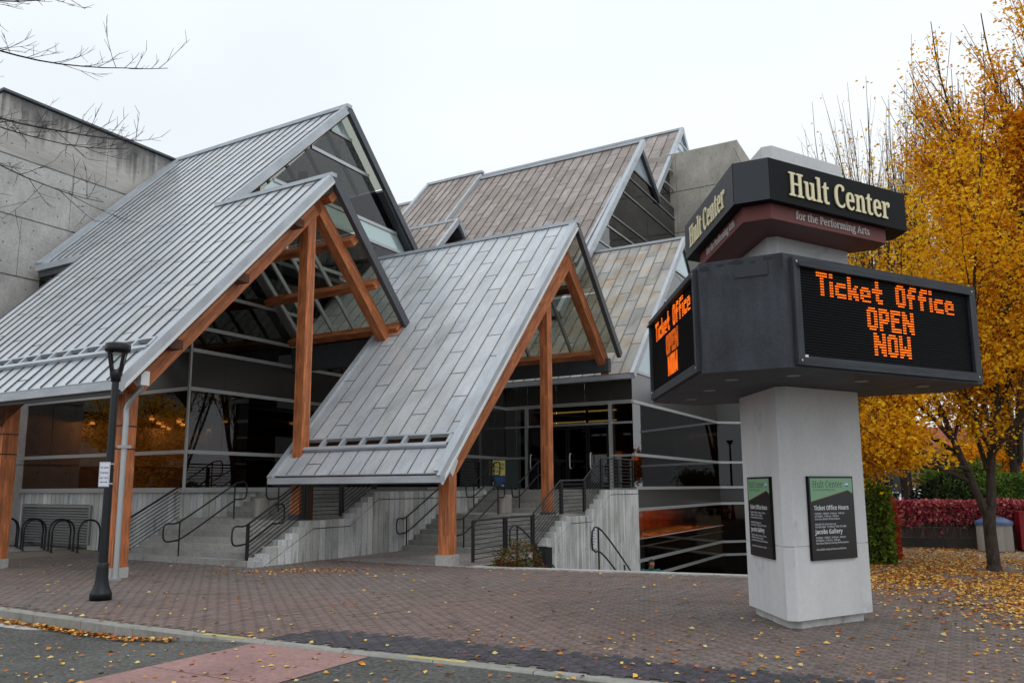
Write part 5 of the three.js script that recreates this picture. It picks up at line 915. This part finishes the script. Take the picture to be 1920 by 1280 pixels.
// distant street at the right
{
  const h = thing('tan_house', 'tan house with a red roof seen past the end of the glass wall', 'house', V3(31, 0, -73)), w = MAT({ map: tPaint, color: 0xb48f66, roughness: .9 });
  part(h, 'wall', prism([V3(26, 0, -70), V3(42, 0, -70), V3(42, 0, -80), V3(26, 0, -80)], V3(0, 4.2, 0)), w); part(h, 'cornice', prism([V3(25.8, 4.2, -69.7), V3(42.2, 4.2, -69.7), V3(42.2, 4.2, -80), V3(25.8, 4.2, -80)], V3(0, .5, 0)), M.plaster);
  part(h, 'roof', prism([V3(25.4, 4.7, -69.2), V3(25.4, 4.7, -81), V3(25.4, 6.6, -75)], V3(17, 0, 0)), MAT({ color: 0x8e4238, roughness: .8 }));
  for (const x of [29.3, 33.2, 37]) { const wn = part(h, 'window', prism([V3(x, .8, -69.95), V3(x + 1.5, .8, -69.95), V3(x + 1.5, 2.9, -69.95), V3(x, 2.9, -69.95)], V3(0, 0, -.1)), M.white); part(wn, 'pane', prism([V3(x + .12, .95, -69.93), V3(x + 1.38, .95, -69.93), V3(x + 1.38, 2.75, -69.93), V3(x + .12, 2.75, -69.93)], V3(0, 0, .02)), MAT({ color: 0x1c2026, roughness: .15 })); }
  const p = thing('street_lamp', 'plain black lamp pole standing before the tan house', 'street lamp', V3(14.6, 0, -35)); part(p, 'pole', rod(V3(14.6, 0, -35), V3(14.6, 3.9, -35), .07, .05, 10), M.lampBlack); part(p, 'lantern', rod(V3(14.6, 3.9, -35), V3(14.6, 4.1, -35), .1, .2, 12), M.lampBlack); part(p, 'base', rod(V3(14.6, 0, -35), V3(14.6, .5, -35), .14, .09, 12), M.lampBlack);
  const g = thing('globe_lamp', 'clear glass globe lamp at the end corner of the glass wall', 'lamp', V3(20.2, 4.1, -49.2)), sp = new THREE.SphereGeometry(.42, 24, 16); sp.translate(20.45, 4.45, -49.3); part(g, 'globe', sp, new THREE.MeshPhysicalMaterial({ color: 0xe8ecec, transmission: .7, roughness: .15, thickness: 0 })); part(g, 'bracket', rod(V3(20.0, 4.2, -49.5), V3(20.42, 4.2, -49.3), .04, .04, 8), M.aluDull);
  const ew = thing('end_wall', 'sloping pale concrete wing wall at the end of the glass wall', 'wall', V3(20.6, 0, -50)); part(ew, 'wall', prism([V3(20.3, -.3, -49.6), V3(20.3, 2.0, -49.6), V3(22.2, 1.2, -52.2), V3(22.2, -.3, -52.2)], V3(.35, 0, .2)), M.conc); part(ew, 'coping', bar(V3(20.45, 2.05, -49.4), V3(22.4, 1.25, -52.1), .5, .08), M.conc);
  const car = (l, x, z, c, ry) => { const t = thing('parked_car', l, 'car', V3(x, 0, z), undefined), m = new THREE.Matrix4().makeRotationY(ry).setPosition(V3(x, 0, z)), pm = new THREE.MeshPhysicalMaterial({ color: c, roughness: .3, clearcoat: .8 });
    const s = new THREE.Shape(); s.moveTo(-2.1, .32); s.lineTo(-2.15, .75); s.quadraticCurveTo(-2.1, .9, -1.3, .95); s.quadraticCurveTo(-.7, 1.42, -.3, 1.45); s.lineTo(.7, 1.45); s.quadraticCurveTo(1.2, 1.4, 1.6, .98); s.quadraticCurveTo(2.15, .95, 2.18, .7); s.lineTo(2.15, .32); s.closePath();
    const g = new THREE.ExtrudeGeometry(s, { depth: 1.6, bevelEnabled: true, bevelSize: .06, bevelThickness: .06, bevelSegments: 2, curveSegments: 8 }); g.translate(0, 0, -.8); part(t, 'body', on(g, m), pm);
    const wsh = new THREE.Shape(); wsh.moveTo(-1.05, .98); wsh.lineTo(-.35, 1.36); wsh.lineTo(.68, 1.36); wsh.lineTo(1.3, .98); wsh.closePath(); for (const z0 of [-.875, .865]) { const wg = new THREE.ExtrudeGeometry(wsh, { depth: .012, bevelEnabled: false }); wg.translate(0, 0, z0); part(t, 'side_window', on(wg, m), MAT({ color: 0x15191d, roughness: .1 })); }
    for (const wx of [-1.35, 1.35]) for (const wz of [-.74, .74]) { const wg = new THREE.CylinderGeometry(.31, .31, .22, 20); wg.rotateX(Math.PI / 2); wg.translate(wx, .31, wz); const wm = part(t, 'wheel', on(wg, m), M.black); const rg = new THREE.CylinderGeometry(.18, .18, .24, 14); rg.rotateX(Math.PI / 2); rg.translate(wx, .31, wz); part(wm, 'rim', on(rg, m), M.alu); } };
  car('white parked car glimpsed below the golden tree beyond the shrubs', 24.6, -53, 0xcfd3d6, .3); car('silver parked car glimpsed beside the white one beyond the shrubs', 29.5, -55.5, 0x9ba2a8, .3);
  // the far side of the street, mirrored in the lobby glass
  const b = thing('street_building', 'pale office building up the street beyond the concrete wall', 'building', V3(-62, 0, -30)); part(b, 'wall', prism([V3(-70, 0, -60), V3(-55, 0, -60), V3(-55, 0, -12), V3(-70, 0, -12)], V3(0, 9, 0)), M.plaster); part(b, 'cornice', prism([V3(-70.3, 9, -60.3), V3(-54.7, 9, -60.3), V3(-54.7, 9, -11.7), V3(-70.3, 9, -11.7)], V3(0, .5, 0)), M.conc);
  for (let k = 0; k < 9; k++) for (const y of [1.2, 5.2]) part(b, 'window', prism([V3(-54.98, y, -58 + k * 5.1), V3(-54.98, y, -55 + k * 5.1), V3(-54.98, y + 2.2, -55 + k * 5.1), V3(-54.98, y + 2.2, -58 + k * 5.1)], V3(.06, 0, 0)), MAT({ color: 0x1b2026, roughness: .12 }));
}
// person in teal sitting low on the court stairs
{
  const p = W(7.05, 0, 23.0); p.x = 3.62; p.z = -23.9;
  const seat = -1.02, t = thing('person', 'person in a teal jacket with dark hair sitting low on the court stairs', 'person', V3(p.x, seat, p.z));
  const J = { pel: V3(0, .1, 0), chest: V3(.02, .42, .06), neck: V3(.03, .58, .1), head: V3(.04, .71, .14), shL: V3(-.19, .5, .07), shR: V3(.22, .5, .07), elL: V3(-.27, .26, .16), elR: V3(.29, .26, .18), haL: V3(-.1, .2, .36), haR: V3(.12, .2, .37), hipL: V3(-.1, .1, .05), hipR: V3(.1, .1, .05), knL: V3(-.13, .2, .46), knR: V3(.14, .2, .46), anL: V3(-.13, -.22, .5), anR: V3(.14, -.22, .5), toL: V3(-.13, -.27, .66), toR: V3(.14, -.27, .66) };
  const B = [['pel', 'chest', .15, .15], ['chest', 'neck', .13, .06], ['neck', 'head', .055, .06], ['chest', 'shL', .12, .075], ['chest', 'shR', .12, .075], ['shL', 'elL', .065, .05], ['elL', 'haL', .048, .035], ['shR', 'elR', .065, .05], ['elR', 'haR', .048, .035], ['hipL', 'knL', .095, .065], ['hipR', 'knR', .095, .065], ['knL', 'anL', .062, .04], ['knR', 'anR', .062, .04], ['anL', 'toL', .045, .035], ['anR', 'toR', .045, .035], ['pel', 'hipL', .12, .1], ['pel', 'hipR', .12, .1]];
  const cap = (q, a, b, r0, r1) => { const d = b.clone().sub(a), h = Math.max(0, Math.min(1, q.clone().sub(a).dot(d) / d.lengthSq())); return q.distanceTo(addv(a, d, h)) - (r0 + (r1 - r0) * h); };
  const ex = (g0, size, N, fld, col) => { const mc = new MarchingCubes(N, new THREE.MeshBasicMaterial(), false, false, 60000); mc.isolation = 0; for (let k = 0; k < N; k++) for (let j = 0; j < N; j++) for (let i = 0; i < N; i++) { const q = V3(g0.x + (i / N * 2 - 1) * size, g0.y + (j / N * 2 - 1) * size, g0.z + (k / N * 2 - 1) * size); mc.field[i + j * N + k * N * N] = -fld(q); } mc.update(); const g = new THREE.BufferGeometry(), c = mc.count, P = new Float32Array(c * 3), Nn = new Float32Array(c * 3), C = new Float32Array(c * 3); for (let i = 0; i < c; i++) { for (let k = 0; k < 3; k++) { P[i * 3 + k] = mc.positionArray[i * 3 + k] * size + g0.getComponent(k); Nn[i * 3 + k] = mc.normalArray[i * 3 + k]; } const cc = col(V3(P[i * 3], P[i * 3 + 1], P[i * 3 + 2])); C.set([cc.r, cc.g, cc.b], i * 3); } g.setAttribute('position', new THREE.BufferAttribute(P, 3)); g.setAttribute('normal', new THREE.BufferAttribute(Nn, 3)); g.setAttribute('color', new THREE.BufferAttribute(C, 3)); return g; };
  const sm = (a, b, k) => { const h = Math.max(k - Math.abs(a - b), 0) / k; return Math.min(a, b) - h * h * k * .25; };
  const teal = new THREE.Color(0x1f5f60), skin = new THREE.Color(0x9a6448), navy = new THREE.Color(0x20242c), dark = new THREE.Color(0x17181a);
  const body = ex(V3(0, .22, .2), .66, 84, q => { let d = 9; for (const [a, b, r0, r1] of B) d = sm(d, cap(q, J[a], J[b], r0, r1), .05); return d; }, q => q.y > .6 ? skin : q.y < -.2 ? dark : (q.z > .3 && q.y > .12 && Math.abs(q.x) < .16 && q.z < .44 && q.y > .17) ? skin : q.y < .24 && q.z > .12 ? navy : q.y < .06 ? navy : teal);
  const H = J.head; const head = ex(H, .17, 50, q => { const l = q.clone().sub(H); let d = Math.hypot(l.x / .076, (l.y + .005) / .105, l.z / .093) * .085 - .085; d = sm(d, l.distanceTo(V3(0, -.015, .097)) - .013, .02); d = sm(d, l.distanceTo(V3(0, -.07, .062)) - .028, .03); for (const s of [-1, 1]) { d = sm(d, Math.hypot((l.x - s * .078) / .4, l.y + .005, l.z * 1.0) - .026, .01); d = Math.max(d, -(l.distanceTo(V3(s * .032, .012, .098)) - .016)); } return d; }, () => skin);
  const bm = MAT({ vertexColors: true, roughness: .85 }), w = g => { g.translate(p.x, seat, p.z); return g; };
  part(t, 'body', w(merge([body, head])), bm);
  part(t, 'hair', w(ex(V3(H.x, H.y + .01, H.z - .015), .18, 44, q => { const l = q.clone().sub(H); const d = Math.hypot(l.x / .09, (l.y - .012) / .115, (l.z + .012) / .105) * .1 - .1; return Math.max(d, l.z + -.055 - Math.max(0, l.y - .05) * 1.2, -(l.y + .1)); }, () => dark)), bm);
  for (const s of [-1, 1]) { const g = new THREE.SphereGeometry(.011, 10, 8); g.translate(p.x + H.x + s * .032, seat + H.y + .012, p.z + H.z + .083); part(t, 'eye', g, M.white); }
}
// ---------------------------------------------------------------- fallen leaves
{
  reseed(7001); const lf = structure('fallen_leaves', 'yellow and orange fallen leaves on the paving', V3(0, 0, 0)), ms = [], cs = [], FL = pal([0xd8a23a, 0xc4791e, 0xe2b95a, 0xa85c18, 0xd9c07a, 0xb5742a]);
  const drop = (x, z, y, c) => { const e = new THREE.Euler(rr(-.35, .35), rr(0, 6.3), rr(-.35, .35)), s = rr(.6, 1.35); ms.push(new THREE.Matrix4().compose(V3(x, y + .012, z), new THREE.Quaternion().setFromEuler(e), V3(s, s, s))); cs.push((c ?? pick(FL)).clone().offsetHSL(rr(-.015, .015), 0, rr(-.05, .05))); };
  const ab = (x, z) => { const det = Ud.x * Vd.z - Vd.x * Ud.z; return [(x * Vd.z - z * Vd.x) / det, (Ud.x * z - Ud.z * x) / det]; };
  const lay = (x, z, c) => { const [a, b] = ab(x, z); if (a > 2.7 && a < 9.75 && b > 16.2 + (9.7 - a) * .161) return; if (a > 9.75 && b > 19.3) return; if (a > 14 && b > 13.6) return; drop(x, z, b < K(a) - .18 ? roadY(a) : 0, c); };
  for (let i = 0; i < 1000; i++) { const z = -rr(7, 24); lay(rr(-.62, .62) * -z, z); }
  for (let i = 0; i < 520; i++) { const z = -rr(6.2, 11); lay(rr(-.62, .62) * -z, z); }
  for (let i = 0; i < 240; i++) { const z = -18.8 + rr(-.8, .8) * rr(.2, 1); lay(-4.4 + rr(-2.2, 2.2) * rr(.2, 1), z, pick(RUSTY.concat(FL))); }
  for (let i = 0; i < 1300; i++) { const a = rr(8.6, 15) + (rnd() < .4 ? rr(0, 8) : 0), p = W(a, 0, K(a) - .19 - Math.abs(rr(-1, 1) * rr(0, .2))); drop(p.x, p.z, roadY(a) + rr(0, .03), pick(RUSTY.concat(BROWN, FL))); }
  // thick drift under the golden trees
  for (let i = 0; i < 130000; i++) { const x = rr(4.5, 19), z = -rr(8.5, 27); const dn = Math.min(1, Math.max(0, (x - 4.6 - Math.max(0, (-z - 17)) * .05) / 3.6)) * Math.min(1, Math.max(.06, (-z - 8.2) / 6)); const cl = fbm(x * .045 + .5, z * .045 + .5, 16, 4), w = Math.max(.14, (cl - .25) * 4.4), path = z < -20.4 - (x - 9) * .05 ? .35 : 1; if (rnd() < dn * w * path) lay(x, z); }
  stuff(lf, 'leaf_litter', leafGeo(.062, .023, .35), MAT({ color: 0xffffff, roughness: .85 }), ms, cs);
}
renderer.setSize(1024, 682);
renderer.render(scene, camera);
